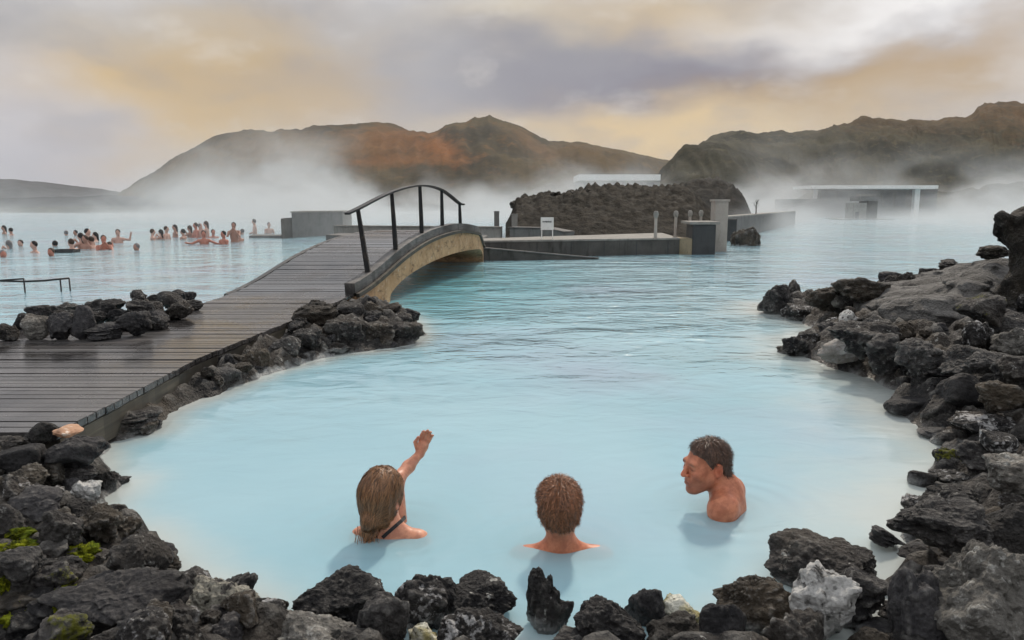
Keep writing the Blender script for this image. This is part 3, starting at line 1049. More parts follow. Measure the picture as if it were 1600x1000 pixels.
def nets(f, lo, h):
    """surface nets"""
    s = f < 0
    c = [s[i:s.shape[0] - 1 + i, j:s.shape[1] - 1 + j, k:s.shape[2] - 1 + k] for i in (0, 1) for j in (0, 1) for k in (0, 1)]
    anyv = np.logical_or.reduce(c)
    allv = np.logical_and.reduce(c)
    cells = np.argwhere(anyv & ~allv)
    idx = np.full(anyv.shape, -1, np.int64)
    idx[tuple(cells.T)] = np.arange(len(cells))
    acc = np.zeros((len(cells), 3))
    cnt = np.zeros(len(cells))
    cor = [np.array([i, j, k]) for i in (0, 1) for j in (0, 1) for k in (0, 1)]
    for a in range(8):
        for b in range(a + 1, 8):
            if np.abs(cor[a] - cor[b]).sum() != 1:
                continue
            fa = f[tuple((cells + cor[a]).T)]
            fb = f[tuple((cells + cor[b]).T)]
            m = (fa < 0) != (fb < 0)
            t = np.where(m, fa / np.where(m, fa - fb, 1), 0)
            acc += m[:, None] * (cor[a] + t[:, None] * (cor[b] - cor[a]))
            cnt += m
    V = lo + h * (cells + acc / cnt[:, None])
    F = []
    for ax in range(3):
        u, v = (ax + 1) % 3, (ax + 2) % 3
        a = s
        sl0 = [slice(1, -1)] * 3
        sl0[ax] = slice(0, -1)
        sl1 = list(sl0)
        sl1[ax] = slice(1, None)
        s0, s1 = a[tuple(sl0)], a[tuple(sl1)]
        e = np.argwhere(s0 != s1)
        off = np.ones(3, int)
        off[ax] = 0
        flip = s0[tuple(e.T)]
        e = e + off
        du, dv = np.eye(3, dtype=int)[u], np.eye(3, dtype=int)[v]
        q = np.stack([idx[tuple((e - du - dv).T)], idx[tuple((e - dv).T)], idx[tuple(e.T)], idx[tuple((e - du).T)]], 1)
        q[~flip] = q[~flip][:, ::-1]
        F.append(q)
    F = np.concatenate(F)
    return V, F[(F >= 0).all(1)]


def crag_mesh(sdf, h, seed, amp=0.10, k=1.0, strat=None):
    f, lo = sdf.grid(h, pad=0.2)
    G = gridpts(f.shape, lo, h)
    near = np.abs(f.ravel()) < 0.3
    Q = G[near]
    o = seed * 3.1
    A = Q if strat is None else Q @ strat
    f1, f2 = worley(A * 3.2 * k + o, seed)
    g1, g2 = worley(A * 9.0 * k + o, seed + 3)
    d = amp * (0.6 * (f1 - 0.5) - 0.5 * np.minimum(f2 - f1, 0.4) + 0.9 * fbm(A * 2.2 * k + o, 6, seed, 0.52) + 0.22 * (g1 - 0.5))
    ff = f.ravel()
    ff[near] += d
    return nets(ff.reshape(f.shape), lo, h)


def seatz(px, py, y):
    return aty(px, py, y)


# the great slab: a leaning plate whose crest runs up towards the crag
sd = SDF()
a0, a1 = seatz(1365, 470, 9.0), seatz(1560, 425, 8.2)
b0, b1 = seatz(1400, 545, 7.0), seatz(1480, 520, 6.7)
for t in np.linspace(0, 1, 5):
    top = a0 * (1 - t) + a1 * t
    bot = b0 * (1 - t) + b1 * t
    bot = bot * 0.8 + top * 0.2
    sd.cap(top - np.array([0, 0, 0.06]), bot, 0.20, 0.24, 0.16)
    sd.cap(top - np.array([0, 0, 0.1]), top - np.array([-0.1, -0.2, 0.8]), 0.2, 0.4, 0.15)
V, F = crag_mesh(sd, 0.022, 5, 0.075, 1.3, rotm(rz=R(25)) @ np.diag([0.6, 0.6, 1.9]))
o = link('lava_slab', mesh_from('lava_slab', V, F), M['slab'])
tag(o, 'great light grey slab of lava leaning on the bank below the crag', 'rock', GR)
# the crag with its overhanging beak
sd = SDF()
yy = 6.9
sd.cap(aty(1625, 500, yy), aty(1608, 380, yy), 0.30, 0.17, 0.1)
sd.cap(aty(1612, 392, yy), aty(1568, 346, yy), 0.14, 0.055, 0.06)
sd.cap(aty(1568, 348, yy), aty(1660, 340, yy), 0.07, 0.10, 0.08)
sd.cap(aty(1608, 370, yy), aty(1680, 350, yy), 0.15, 0.16, 0.1)
sd.cap(aty(1620, 520, yy), aty(1720, 540, yy + 0.5), 0.36, 0.5, 0.2)
V, F = crag_mesh(sd, 0.018, 8, 0.07, 1.6)
o = link('lava_crag', mesh_from('lava_crag', V, F), M['brown'])
tag(o, 'tall dark crag with an overhanging beak at the top of the bank', 'rock', GR)

# ------------------------------------------------------------------ small rocks filling the banks
def fill(terr, count, ymax, label, group, xlim, mats, smin, smax, seed, slim=(-0.02, 1.3), ymin=1.9):
    r = random.Random(seed)
    done = tries = 0
    while done < count and tries < 40000:
        tries += 1
        y = ymin + (ymax - ymin) * r.random() ** 1.3
        px = r.uniform(*xlim)
        x = (px - 800) / FPX * y
        s = terr.s(x, y)
        if not (slim[0] < s < slim[1]):
            continue
        if terr is TL and y > 3.7 and x < xr(y) + 0.08:
            continue
        q = r.uniform(smin, smax) * (0.75 + 0.13 * y)
        if any((x - a) ** 2 + (y - b) ** 2 < (0.55 * c + 0.5 * q) ** 2 for a, b, c in rock_spots):
            continue
        z = max(terr.z(x, y), -0.03)
        me = SMALLP[r.randrange(len(SMALLP))] if q < 0.055 else PROTO[r.choice(('block', 'clinker', 'clinker', 'round'))][r.randrange(6)]
        put_rock(me, r.choice(mats), (x, y, z + q * 0.15), (q * r.uniform(0.8, 1.3), q * r.uniform(0.8, 1.2), q * r.uniform(0.55, 0.9)), r.random(),
                 label, group, (r.uniform(-0.3, 0.3), r.uniform(-0.3, 0.3)), name='lava_stone', cat='stone', spin=r.uniform(-0.8, 0.8))
        rock_spots.append((x, y, q * 0.8))
        done += 1


fill(TL, 95, 4.6, 'small loose lava stone among the bigger rocks of the boardwalk bank', 'small stones of the boardwalk bank', (-60, 420),
     ['lava', 'lava2', 'brown', 'lava', 'smooth', 'rim'], 0.03, 0.075, 11)
fill(TL, 40, 9.6, 'small dark lava stone along the boardwalk side beam', 'small stones along the side beam', (180, 660),
     ['lava', 'brown', 'lava2', 'smooth'], 0.03, 0.065, 12, ymin=4.4)
fill(TL, 12, 2.6, 'small black stone between the near edge rocks', 'small stones of the near edge', (400, 1250),
     ['lava', 'brown', 'rim'], 0.025, 0.045, 13, (-0.1, 0.5))
fill(TR, 130, 9.8, 'small rough lava stone scattered on the crag bank', 'small stones of the crag bank', (1180, 1660),
     ['lava', 'lava2', 'brown', 'lava', 'smooth', 'rim'], 0.03, 0.085, 14, (-0.03, 2.4))

# moss clumps
def moss(px, py, wpx, hpx, label, seed, z=None):
    B = TL.hit(px, py) if z is None else at(px, py, z)
    d = math.hypot(B[1], 1.3)
    a = wpx / 2 / FPX * d
    D, F = ICO5
    V = D * (0.9 + 0.42 * fbm(D * 2.0 + seed, 5, seed, 0.6)[:, None] + 0.09 * fbm(D * 11 + seed, 3, seed + 2)[:, None])
    r = np.random.default_rng(seed)
    T = V[r.integers(0, len(V), 2600)]
    T = T[T[:, 2] > -0.1]
    nrm = T / np.linalg.norm(T, axis=1)[:, None]
    dv = nrm + r.normal(size=T.shape) * 0.7
    dv /= np.linalg.norm(dv, axis=1)[:, None]
    sd_ = np.cross(dv, r.normal(size=T.shape))
    sd_ /= np.linalg.norm(sd_, axis=1)[:, None]
    L = r.uniform(0.05, 0.14, len(T))[:, None]
    TV = np.stack([T - sd_ * 0.022, T + sd_ * 0.022, T + dv * L], 1).reshape(-1, 3)
    TF = (np.arange(len(TV)).reshape(-1, 3) + len(V))
    me = mesh_from('moss_clump', np.concatenate([V, TV]), np.concatenate([F, TF]))
    o = link('moss_clump', me, M['mossclump'], None, B + np.array([0, 0.02, 0.02]))
    o.scale = (a, a * 0.8, max(hpx / 2 / FPX * d * 0.85, 0.02))
    o.rotation_euler = (0.15, 0, seed)
    tag(o, label, 'moss', 'moss clumps on the boardwalk bank')


moss(28, 872, 60, 30, 'brightest yellow green moss clump at the frame edge', 3)
moss(30, 846, 36, 22, 'small green moss clump above the brightest one', 4)
moss(92, 950, 58, 34, 'fresh green moss clump beside the long smooth boulder', 5)
moss(126, 890, 44, 26, 'olive moss clump on crumbly rock in mid bank', 6)
moss(26, 988, 50, 40, 'yellowish moss clump in the lowest corner of the bank', 7)
moss(2, 930, 22, 30, 'green moss scrap at the frame edge between boulders', 8)

# ------------------------------------------------------------------ people in the pool
def skin_mat(name):
    m, n = newmat(name)
    a = n.node('ShaderNodeAttribute', attribute_name='tint').outputs['Color']
    p = n.pos()
    c = n.mix(1.0, a, n.mix(n.ss(n.noise(p, 24.0, 6.0, 0.65), 0.35, 0.65), (0.80, 0.70, 0.68), (1.15, 1.12, 1.10)), 'MULTIPLY')
    nr = n.bump(n.noise(p, 260.0, 3.0), 0.12, 0.002)
    n.out(n.princ(c, n.lin(n.noise(p, 60.0), 0.3, 0.7, 0.38, 0.55), nr, 0.32, Subsurface_Weight=0.18, Subsurface_Radius=(0.9, 0.32, 0.18), Subsurface_Scale=0.012))
    return m


def hair_mat(name):
    m, n = newmat(name)
    a = n.node('ShaderNodeAttribute', attribute_name='tint').outputs['Color']
    n.out(n.princ(a, 0.42, None, 0.5))
    return m


M['skin'] = skin_mat('sun_warmed_skin')
M['hair'] = hair_mat('damp_hair')


def set_tint(me, colr):
    at_ = me.color_attributes.new('tint', 'FLOAT_COLOR', 'POINT')
    at_.data.foreach_set('color', np.column_stack([colr, np.ones(len(colr))]).astype(np.float32).ravel())


class Head:
    def __init__(h, c, scale, yaw, pitch=0.0, roll=0.0):
        h.c, h.s = np.array(c, float), scale
        h.R = np.array(Matrix.Rotation(yaw, 3, 'Z') @ Matrix.Rotation(pitch, 3, 'X') @ Matrix.Rotation(roll, 3, 'Y'))

    def pt(h, *p):
        return h.c + h.s * (h.R @ np.array(p, float))

    def loc(h, V):
        return ((V - h.c) @ h.R) / h.s

    def add(h, sd, face=True, male=True):
        s = h.s
        E = lambda c, r, k=0.02, op='u': sd.ell(h.pt(*c), np.array(r) * s, k * s, op, h.R)
        C = lambda a, b, ra, rb=None, k=0.02, op='u': sd.cap(h.pt(*a), h.pt(*b), ra * s, None if rb is None else rb * s, k * s, op)
        E((0, 0.016, 0.034), (0.075, 0.096, 0.085))
        E((0, -0.030, -0.030), (0.060, 0.062, 0.088), 0.03)
        E((0, 0.035, -0.03), (0.060, 0.065, 0.065), 0.03)
        j = 0.050 if male else 0.043
        for sx in (-1, 1):
            C((sx * j, 0.0, -0.045), (sx * 0.022, -0.068, -0.100), 0.024, 0.018, 0.03)
            E((sx * 0.045, -0.062, -0.016), (0.024, 0.024, 0.022), 0.025)
        E((0, -0.080, -0.104), (0.021, 0.018, 0.017), 0.02)
        C((-0.040, -0.080, 0.024), (0.040, -0.080, 0.024), 0.013, None, 0.02)
        E((0, -0.080, -0.062), (0.030, 0.018, 0.022), 0.02)
        C((0, -0.094, 0.012), (0, -0.115, -0.026), 0.0085, 0.0125, 0.012)
        for sx in (-1, 1):
            E((sx * 0.012, -0.102, -0.031), (0.009, 0.010, 0.008), 0.006)
            E((sx * 0.033, -0.101, 0.002), (0.019, 0.016, 0.011), 0.012, 's')
            E((sx * 0.032, -0.079, 0.002), (0.014, 0.0125, 0.0125), 0.003)
        C((-0.019, -0.093, -0.059), (0.019, -0.093, -0.059), 0.0062, None, 0.006)
        C((-0.016, -0.094, -0.071), (0.016, -0.094, -0.071), 0.0075, None, 0.006)
        C((-0.024, -0.099, -0.0645), (0.024, -0.099, -0.0645), 0.0022, None, 0.004, 's')
        for sx in (-1, 1):
            E((sx * 0.079, 0.018, -0.004), (0.010, 0.021, 0.033), 0.008)
            E((sx * 0.086, 0.012, -0.002), (0.007, 0.011, 0.020), 0.006, 's')
            C((sx * 0.082, 0.030, 0.020), (sx * 0.084, 0.012, 0.028), 0.006, None, 0.006)

    def base(h, nb):
        s = h.s
        b = SDF()
        b.ell(h.pt(0, 0.016, 0.034), np.array((0.075, 0.096, 0.085)) * s, 0.02, 'u', h.R)
        b.ell(h.pt(0, -0.030, -0.030), np.array((0.060, 0.062, 0.088)) * s, 0.03, 'u', h.R)
        b.ell(h.pt(0, 0.035, -0.03), np.array((0.060, 0.065, 0.065)) * s, 0.03, 'u', h.R)
        b.cap(h.pt(0, 0.022, -0.05), nb, 0.054 * s, 0.060 * s, 0.03)
        return b


def grad(f, P, e=0.002):
    g = np.stack([f(P + np.array(d) * e) - f(P - np.array(d) * e) for d in np.eye(3)], 1)
    return g / np.maximum(np.linalg.norm(g, axis=1), 1e-9)[:, None]


def strands(f, starts, flow, steps, step, off, width, r, lift=0.0, jitter=0.25):
    """ribbons that follow a surface"""
    P = starts.copy()
    path = []
    jit = r.normal(size=P.shape) * jitter
    offv = off * r.uniform(0.3, 1.2, len(P))
    lift = lift * r.uniform(0.0, 1.7, len(P))
    for k in range(steps + 1):
        g = grad(f, P)
        P = P - g * (f(P) - offv - lift * k / steps)[:, None]
        d = flow(P) + jit
        d = d - g * (d * g).sum(1)[:, None]
        d /= np.maximum(np.linalg.norm(d, axis=1), 1e-9)[:, None]
        sdv = np.cross(d, g)
        wk = width * (1 - (k / steps) ** 2 * 0.85)
        path.append((P - sdv * wk / 2, P + sdv * wk / 2))
        P = P + d * step
    nS = len(starts)
    V = np.stack([np.stack(q, 1) for q in path], 1).reshape(-1, 3)      # strand, step, side
    I = np.arange(len(V)).reshape(nS, steps + 1, 2)
    F = np.stack([I[:, :-1, 0], I[:, :-1, 1], I[:, 1:, 1], I[:, 1:, 0]], -1).reshape(-1, 4)
    return V, F


def person(label, head, male, sh_c, half, byaw, skin, hair_col, hair, zc_pts, thick, extra=None, stubble=0.0, sh_r=0.062, arm_dirs=((-1, None), (1, None)), group=None):
    sd = SDF()
    head.add(sd, male=male)
    B = rotm(rz=byaw)
    sh_c = np.array(sh_c, float)
    nb = sh_c + B @ np.array([0, 0.005, 0.035])
    nk = 0.054 if male else 0.045
    sd.cap(head.pt(0, 0.022, -0.05), nb, nk * head.s, (nk + 0.006) * head.s, 0.03)
    sd.cap(sh_c + B @ np.array([-half, 0, 0]), sh_c + B @ np.array([half, 0, 0]), sh_r, None, 0.05)
    for sx in (-1, 1):
        sd.cap(nb + np.array([0, 0, 0.05]), sh_c + B @ np.array([sx * half * 0.85, 0.01, 0.02]), 0.030, 0.040, 0.06)
        sd.ell(sh_c + B @ np.array([sx * half, 0, -0.01]), np.array((0.062, 0.062, 0.07)) * (sh_r / 0.062), 0.04, 'u', B)
    sd.ell(sh_c + B @ np.array([0, 0.01, -0.14]), (half * 0.98, 0.10, 0.19), 0.06, 'u', B)
    for sx, d in arm_dirs:
        e = sh_c + B @ (np.array([sx * (half + 0.035), -0.02, -0.24]) if d is None else np.array(d))
        sd.cap(sh_c + B @ np.array([sx * half, 0, 0]), e, sh_r * 0.74, sh_r * 0.6, 0.03)
    if extra:
        extra(sd, sh_c, B)
    V, F = sd.mesh(0.0042)
    q = head.loc(V)
    colr = np.tile(np.array(skin, float), (len(V), 1))
    red = np.array([1.12, 0.72, 0.66])
    inhead = sstep(q[:, 2], -0.14, -0.11) * (np.linalg.norm(q, axis=1) < 0.17)
    def spot(c, r_):
        return np.exp(-(((q - np.array(c)) / np.array(r_)) ** 2).sum(1)) * inhead
    for c, r_, k in (((0, -0.115, -0.028), (0.02, 0.02, 0.02), 0.6), ((0.082, 0.015, 0), (0.02, 0.03, 0.04), 0.6), ((-0.082, 0.015, 0), (0.02, 0.03, 0.04), 0.6),
                     ((0.045, -0.07, -0.02), (0.025,) * 3, 0.4), ((-0.045, -0.07, -0.02), (0.025,) * 3, 0.4)):
        wk = spot(c, r_)[:, None] * k
        colr = colr * (1 - wk) + colr * red * wk
    def paint(wk, col):
        nonlocal colr
        wk = np.clip(wk, 0, 1)[:, None]
        colr = colr * (1 - wk) + np.array(col) * wk
    paint(0.7 * spot((0, -0.098, -0.065), (0.024, 0.02, 0.010)), (skin[0] * 0.75, skin[1] * 0.45, skin[2] * 0.5))
    paint(0.9 * spot((0, -0.100, -0.0645), (0.024, 0.02, 0.0028)), (0.06, 0.02, 0.02))
    for sx in (-1, 1):
        paint(0.85 * spot((sx * 0.034, -0.088, 0.026), (0.019, 0.02, 0.0055)), hair_col)
        paint(0.9 * spot((sx * 0.033, -0.092, 0.002), (0.013, 0.012, 0.0036)), (0.05, 0.03, 0.025))
    if stubble:
        paint(stubble * inhead * sstep(q[:, 2], -0.035, -0.06) * sstep(q[:, 1], 0.02, -0.03), (skin[0] * 0.45, skin[1] * 0.45, skin[2] * 0.5))
    root = link('person', mesh_from('person', V, F), M['skin'])
    set_tint(root.data, np.clip(colr, 0, 1))
    tag(root, label, 'person', group)
    # hair
    base = head.base(nb)
    ys, zs = zip(*zc_pts)
    rr = np.random.default_rng(int(abs(head.c[0]) * 1000) + 3)

    def tfun(P):
        L = head.loc(P)
        zc = np.interp(L[:, 1], ys, zs) + 0.010 * fbm(L * np.array([60, 60, 20]), 3, 31)
        edge = sstep(L[:, 2] - zc, -0.004, 0.03)
        azm = np.arctan2(L[:, 0], L[:, 1] + 1e-6)
        tex = fbm(np.column_stack([azm * 7.0, L[:, 2] * 9.0, L[:, 1] * 3]), 3, 5)
        return np.where(L[:, 2] > zc - 0.004, edge * thick * (1 + 0.38 * tex), -0.006) * head.s

    def hsdf(P):
        f = base(P) - tfun(P)
        if hair == 'tied':
            L = head.loc(P)
            for c_, r_ in (((-0.004, 0.112, -0.062), (0.034, 0.030, 0.036)), ((0.006, 0.104, -0.115), (0.026, 0.022, 0.040))):
                X = (L - np.array(c_))
                k0 = np.linalg.norm(X / np.array(r_), axis=1)
                k1 = np.linalg.norm(X / np.array(r_) ** 2, axis=1)
                d = k0 * (k0 - 1) / np.maximum(k1, 1e-9) * head.s
                h = np.clip(0.5 + 0.5 * (f - d) / 0.02, 0, 1)
                f = f * (1 - h) + d * h - 0.02 * h * (1 - h)
        return f

    lo = head.c - 0.20 * head.s
    g = 0.0045
    shp = (np.ceil(np.array([0.40] * 3) * head.s / g)).astype(int) + 1
    G = gridpts(shp, lo, g)
    HV, HF = nets(hsdf(G).reshape(shp), lo, g)
    L = head.loc(HV)
    streak = fbm(np.column_stack([np.arctan2(L[:, 0], L[:, 1]) * 14, L[:, 2] * 12, L[:, 1] * 12]), 3, 9)
    hc0 = np.array(hair_col)
    HC = hc0 * (1 + 0.55 * streak[:, None])
    crown = np.array([0.01, 0.035, 0.118])
    pick = HV[rr.integers(0, len(HV), 6000 if hair == 'tied' else 7500)]
    if hair == 'tied':
        knot = head.pt(-0.004, 0.118, -0.062)
        down = head.pt(0.012, 0.10, -0.19)

        def flow(P):
            L_ = head.loc(P)
            a = knot - P
            a = a / np.maximum(np.linalg.norm(a, axis=1), 1e-6)[:, None]
            b = down - P
            b = b / np.maximum(np.linalg.norm(b, axis=1), 1e-6)[:, None]
            k = sstep(np.linalg.norm(knot - P, axis=1), 0.03, 0.06)[:, None]
            return a * k + b * (1 - k)
        SV, SF = strands(hsdf, pick, flow, 9, 0.009, 0.0035, 0.0024, rr, 0.0035, 0.22)
        # loose wet ends hanging down the neck
        st = head.pt(0.0, 0.112, -0.10) + rr.normal(size=(130, 3)) * np.array([0.020, 0.010, 0.012])
        V2 = []
        for s0 in st:
            v = np.array([rr.normal() * 0.10 + 0.12, -0.15, -1.0])
            v = np.array([v[0] * -1, 0.1 * rr.normal() - 0.25, -1.0])
            for k in range(7):
                wv = 0.0026 * (1 - k / 7.5)
                p_ = s0 + v * 0.0125 * k + np.array([math.sin(k * 0.9 + s0[0] * 90) * 0.003, 0, 0])
                V2 += [p_ - np.array([wv / 2, 0, 0]), p_ + np.array([wv / 2, 0, 0])]
        V2 = np.array(V2)
        I = np.arange(len(V2)).reshape(-1, 7, 2)
        F2 = np.stack([I[:, :-1, 0], I[:, :-1, 1], I[:, 1:, 1], I[:, 1:, 0]], -1).reshape(-1, 4)
        SF = np.concatenate([SF, F2 + len(SV)])
        SV = np.concatenate([SV, V2])
        per = 20
    else:
        pick = pick[tfun(pick) > 0.62 * thick * head.s]

        def flow(P):
            L_ = head.loc(P)
            d = L_ - crown
            d[:, 2] -= 0.03
            d[:, 1] -= 0.05 * (L_[:, 2] > 0.06)
            tw = fbm(L_ * 30, 2, 7)
            d[:, 0] += 0.05 * tw
            d /= np.maximum(np.linalg.norm(d, axis=1), 1e-6)[:, None]
            return d @ head.R.T
        SV, SF = strands(hsdf, pick, flow, 4, 0.0058, 0.0030, 0.0021, rr, 0.0095, 0.75)
        per = 10
    SC = hc0 * rr.uniform(0.45, 2.0, (len(SV) // 1, 1))
    per_s = np.repeat(rr.uniform(0.45, 1.9, len(SV) // 2 + 1), 2)[:len(SV)]
    grp = (np.arange(len(SV)) // per)
    SC = hc0 * np.array(rr.uniform(0.4, 1.5, grp.max() + 1) ** 1.9 + 0.15)[grp][:, None]
    allV = np.concatenate([HV, SV])
    allF = np.concatenate([HF, SF + len(HV)])
    ho = link('hair', mesh_from('hair', allV, allF), M['hair'], root)
    set_tint(ho.data, np.clip(np.concatenate([HC, SC]), 0.002, 1))
    return root


GP = None
SK = (0.50, 0.215, 0.125)
MANZC = [(-0.12, 0.082), (-0.075, 0.070), (-0.045, 0.052), (-0.022, 0.012), (-0.006, -0.012), (0.014, 0.038), (0.038, 0.026), (0.052, -0.025), (0.085, -0.062), (0.14, -0.068)]
# man seen from behind
y0 = float(at(875, 857)[1]) + 0.02
hM = Head(aty(874, 793, y0), 1.10, R(180), R(-4), R(0))
person('man with short brown hair seen from behind, shoulders under the milky water', hM, True, (hM.c[0] + 0.012, y0 + 0.01, -0.078), 0.175, R(180), (0.50, 0.19, 0.105),
       (0.19, 0.080, 0.036), 'crop', MANZC, 0.014)
# man in profile
yr = float(at(1110, 808)[1]) + 0.13
hR = Head(aty(1103, 727, yr), 1.09, R(-74), R(3), R(0))
SHORT = [(-0.12, 0.080), (-0.075, 0.072), (-0.045, 0.058), (-0.022, 0.020), (-0.006, -0.002), (0.014, 0.030), (0.036, 0.004), (0.055, -0.045), (0.085, -0.075), (0.14, -0.08)]
B_R = rotm(rz=R(-114))
c0 = aty(1129, 796, yr - 0.12) - B_R @ np.array([0.13, 0, 0])
person('man with cropped dark hair in profile, one bare shoulder above the water', hR, True, (c0[0], c0[1], c0[2]), 0.13, R(-114), (0.50, 0.20, 0.115),
       (0.085, 0.046, 0.030), 'crop', SHORT, 0.008, stubble=0.6, sh_r=0.064, arm_dirs=((-1, None), (1, (0.17, -0.03, -0.26))))
# woman with a raised arm
yw = float(at(600, 833)[1]) + 0.02
hW = Head(aty(598, 774, yw), 1.08, R(160), R(-6), R(-8))


def raised_arm(sd, sh_c, B):
    s0 = sh_c + np.array([0.030, 0.09, 0.0])
    el = aty(620, 750, yw + 0.21)
    wr = aty(656, 709, yw + 0.40)
    sd.cap(s0, el, 0.040, 0.033, 0.03)
    sd.cap(el, el * 0.5 + wr * 0.5, 0.033, 0.030, 0.03)
    sd.cap(el * 0.5 + wr * 0.5, wr, 0.030, 0.020, 0.02)
    tip = aty(669, 672, yw + 0.43)
    u = tip - wr
    ln = np.linalg.norm(u)
    u /= ln
    nrm = np.array([0.15, -1.0, -0.25])
    nrm -= u * (nrm @ u)
    nrm /= np.linalg.norm(nrm)
    wv = np.cross(u, nrm)
    Rm = np.stack([wv, nrm, u], 1)
    pc = wr + u * 0.042
    sd.cap(wr, pc, 0.022, 0.024, 0.015)
    sd.ell(pc, (0.031, 0.015, 0.037), 0.012, 'u', Rm)
    for k, (off, fl) in enumerate(((-0.024, 0.052), (-0.008, 0.062), (0.008, 0.058), (0.0225, 0.045))):
        b = pc + wv * off + u * 0.026
        p1 = b + u * fl * 0.50 + wv * off * 0.08 + nrm * 0.007
        p2 = p1 + u * fl * 0.32 + nrm * 0.012
        p3 = p2 + u * fl * 0.14 + nrm * 0.015
        sd.cap(b, p1, 0.0092, 0.0085, 0.004)
        sd.cap(p1, p2, 0.0085, 0.0078, 0.003)
        sd.cap(p2, p3, 0.0078, 0.0068, 0.003)
    t0 = pc - wv * 0.024 - u * 0.018
    t1 = t0 - wv * 0.022 + u * 0.026 + nrm * 0.014
    t2 = t1 + wv * 0.004 + u * 0.030 + nrm * 0.012
    sd.cap(t0, t1, 0.012, 0.010, 0.008)
    sd.cap(t1, t2, 0.010, 0.008, 0.004)


WZC = [(-0.12, 0.080), (-0.075, 0.074), (-0.045, 0.050), (-0.020, -0.010), (0.0, -0.050), (0.03, -0.062), (0.06, -0.085), (0.10, -0.115), (0.14, -0.12)]
woman = person('woman with tied brown hair and dark straps raising one arm out of the water', hW, False, (hW.c[0] + 0.030, yw - 0.01, -0.050), 0.135, R(172),
               (0.56, 0.27, 0.175), (0.21, 0.105, 0.048), 'tied', WZC, 0.013, extra=raised_arm, sh_r=0.052)
# swimsuit straps lying on her back
bm = bmesh.new()
bm.from_mesh(woman.data)
tree = BVHTree.FromBMesh(bm)
bm.free()
m, n = newmat('black_swimsuit')
n.out(n.princ((0.012, 0.012, 0.014), 0.6))
M['suit'] = m
mb = MB()
for pts in (((633, 808), (627, 814), (620, 820), (612, 827), (604, 834), (598, 840)), ((561, 803), (563, 811), (568, 818), (575, 826), (583, 834), (588, 840))):
    top = []
    for px, py in pts:
        d = Vector(ray(px, py)).normalized()
        hit, nr, _, _ = tree.ray_cast(Vector((0, 0, CAM_H)), d)
        if hit is not None:
            top.append((hit, nr))
    rings = []
    for i, (p_, nr) in enumerate(top):
        t = (top[min(i + 1, len(top) - 1)][0] - top[max(i - 1, 0)][0])
        if t.length < 1e-6:
            continue
        t.normalize()
        a = t.cross(nr).normalized()
        rings.append([p_ + a * 0.008 - nr * 0.004, p_ + a * 0.008 + nr * 0.0035, p_ - a * 0.008 + nr * 0.0035, p_ - a * 0.008 - nr * 0.004])
    if len(rings) > 1:
        mb.loft(rings)
if mb.v:
    mb.build('swimsuit_strap', M['suit'], woman, smooth=False)

# ------------------------------------------------------------------ far bathers
def flat_mat(name, col, rough=0.55):
    m, n = newmat(name)
    p = n.pos()
    n.out(n.princ(n.mix(n.noise(p, 8.0, 4.0), tuple(q * 0.7 for q in col), tuple(min(q * 1.25, 1) for q in col)), rough))
    return m


BSK = [flat_mat('fair_skin', (0.50, 0.31, 0.25)), flat_mat('tanned_skin', (0.36, 0.20, 0.15)), flat_mat('reddened_skin', (0.42, 0.17, 0.12))]
BHR = [flat_mat('brown_hair', (0.05, 0.03, 0.02)), flat_mat('black_hair', (0.014, 0.012, 0.012)), flat_mat('grey_hair', (0.16, 0.15, 0.15))]


def bather_mesh(pose):
    sd = SDF()
    sd.ell((0, -0.01, 0.50), (0.080, 0.095, 0.125), 0.02)
    sd.cap((0, 0.01, 0.42), (0, 0.02, 0.30), 0.055, 0.062, 0.03)
    sd.cap((-0.17, 0.02, 0.25), (0.17, 0.02, 0.25), 0.062, None, 0.05)
    sd.ell((0, 0.02, 0.08), (0.165, 0.11, 0.22), 0.06)
    sd.ell((0, 0.02, -0.18), (0.15, 0.11, 0.22), 0.06)
    A = {0: (((-0.20, 0, 0.24), (-0.25, -0.04, -0.02), (-0.16, -0.22, -0.08)), ((0.20, 0, 0.24), (0.25, -0.04, -0.02), (0.16, -0.22, -0.08))),
         1: (((-0.20, 0, 0.24), (-0.25, -0.04, -0.02), (-0.16, -0.22, -0.08)), ((0.20, 0, 0.24), (0.40, -0.06, 0.22), (0.46, -0.10, 0.46))),
         2: (((-0.20, 0, 0.24), (-0.42, -0.05, 0.14), (-0.60, -0.16, 0.18)), ((0.20, 0, 0.24), (0.42, -0.05, 0.14), (0.58, -0.18, 0.12))),
         3: (((-0.20, 0, 0.24), (-0.22, -0.20, 0.10), (-0.05, -0.22, 0.34)), ((0.20, 0, 0.24), (0.22, -0.20, 0.10), (0.05, -0.24, 0.36)))}[pose]
    for a, b, c in A:
        sd.cap(a, b, 0.05, 0.042, 0.03)
        sd.cap(b, c, 0.042, 0.032, 0.02)
        d = np.array(c) + (np.array(c) - np.array(b)) * 0.25
        sd.cap(c, d, 0.034, 0.026, 0.01)
    sd.ell((0, -0.105, 0.485), (0.016, 0.02, 0.022), 0.01)
    V, F = sd.mesh(0.022)
    k = V[:, 2] > -0.34
    h = SDF().ell((0, 0.012, 0.53), (0.090, 0.100, 0.110), 0.02)
    if pose in (1, 3):
        h.cap((0, 0.07, 0.50), (0, 0.09, 0.30), 0.06, 0.04, 0.03)
    h.ell((0, -0.115, 0.47), (0.075, 0.07, 0.10), 0.02, 's')
    HV, HF = h.mesh(0.022)
    return mesh_from('person', V, F), mesh_from('hair', HV, HF)


BM = [bather_mesh(k) for k in range(4)]
bc = {}


def mmat(me, mat):
    key = (me.name, mat.name)
    if key not in bc:
        c = me.copy()
        c.materials.append(mat)
        bc[key] = c
    return bc[key]


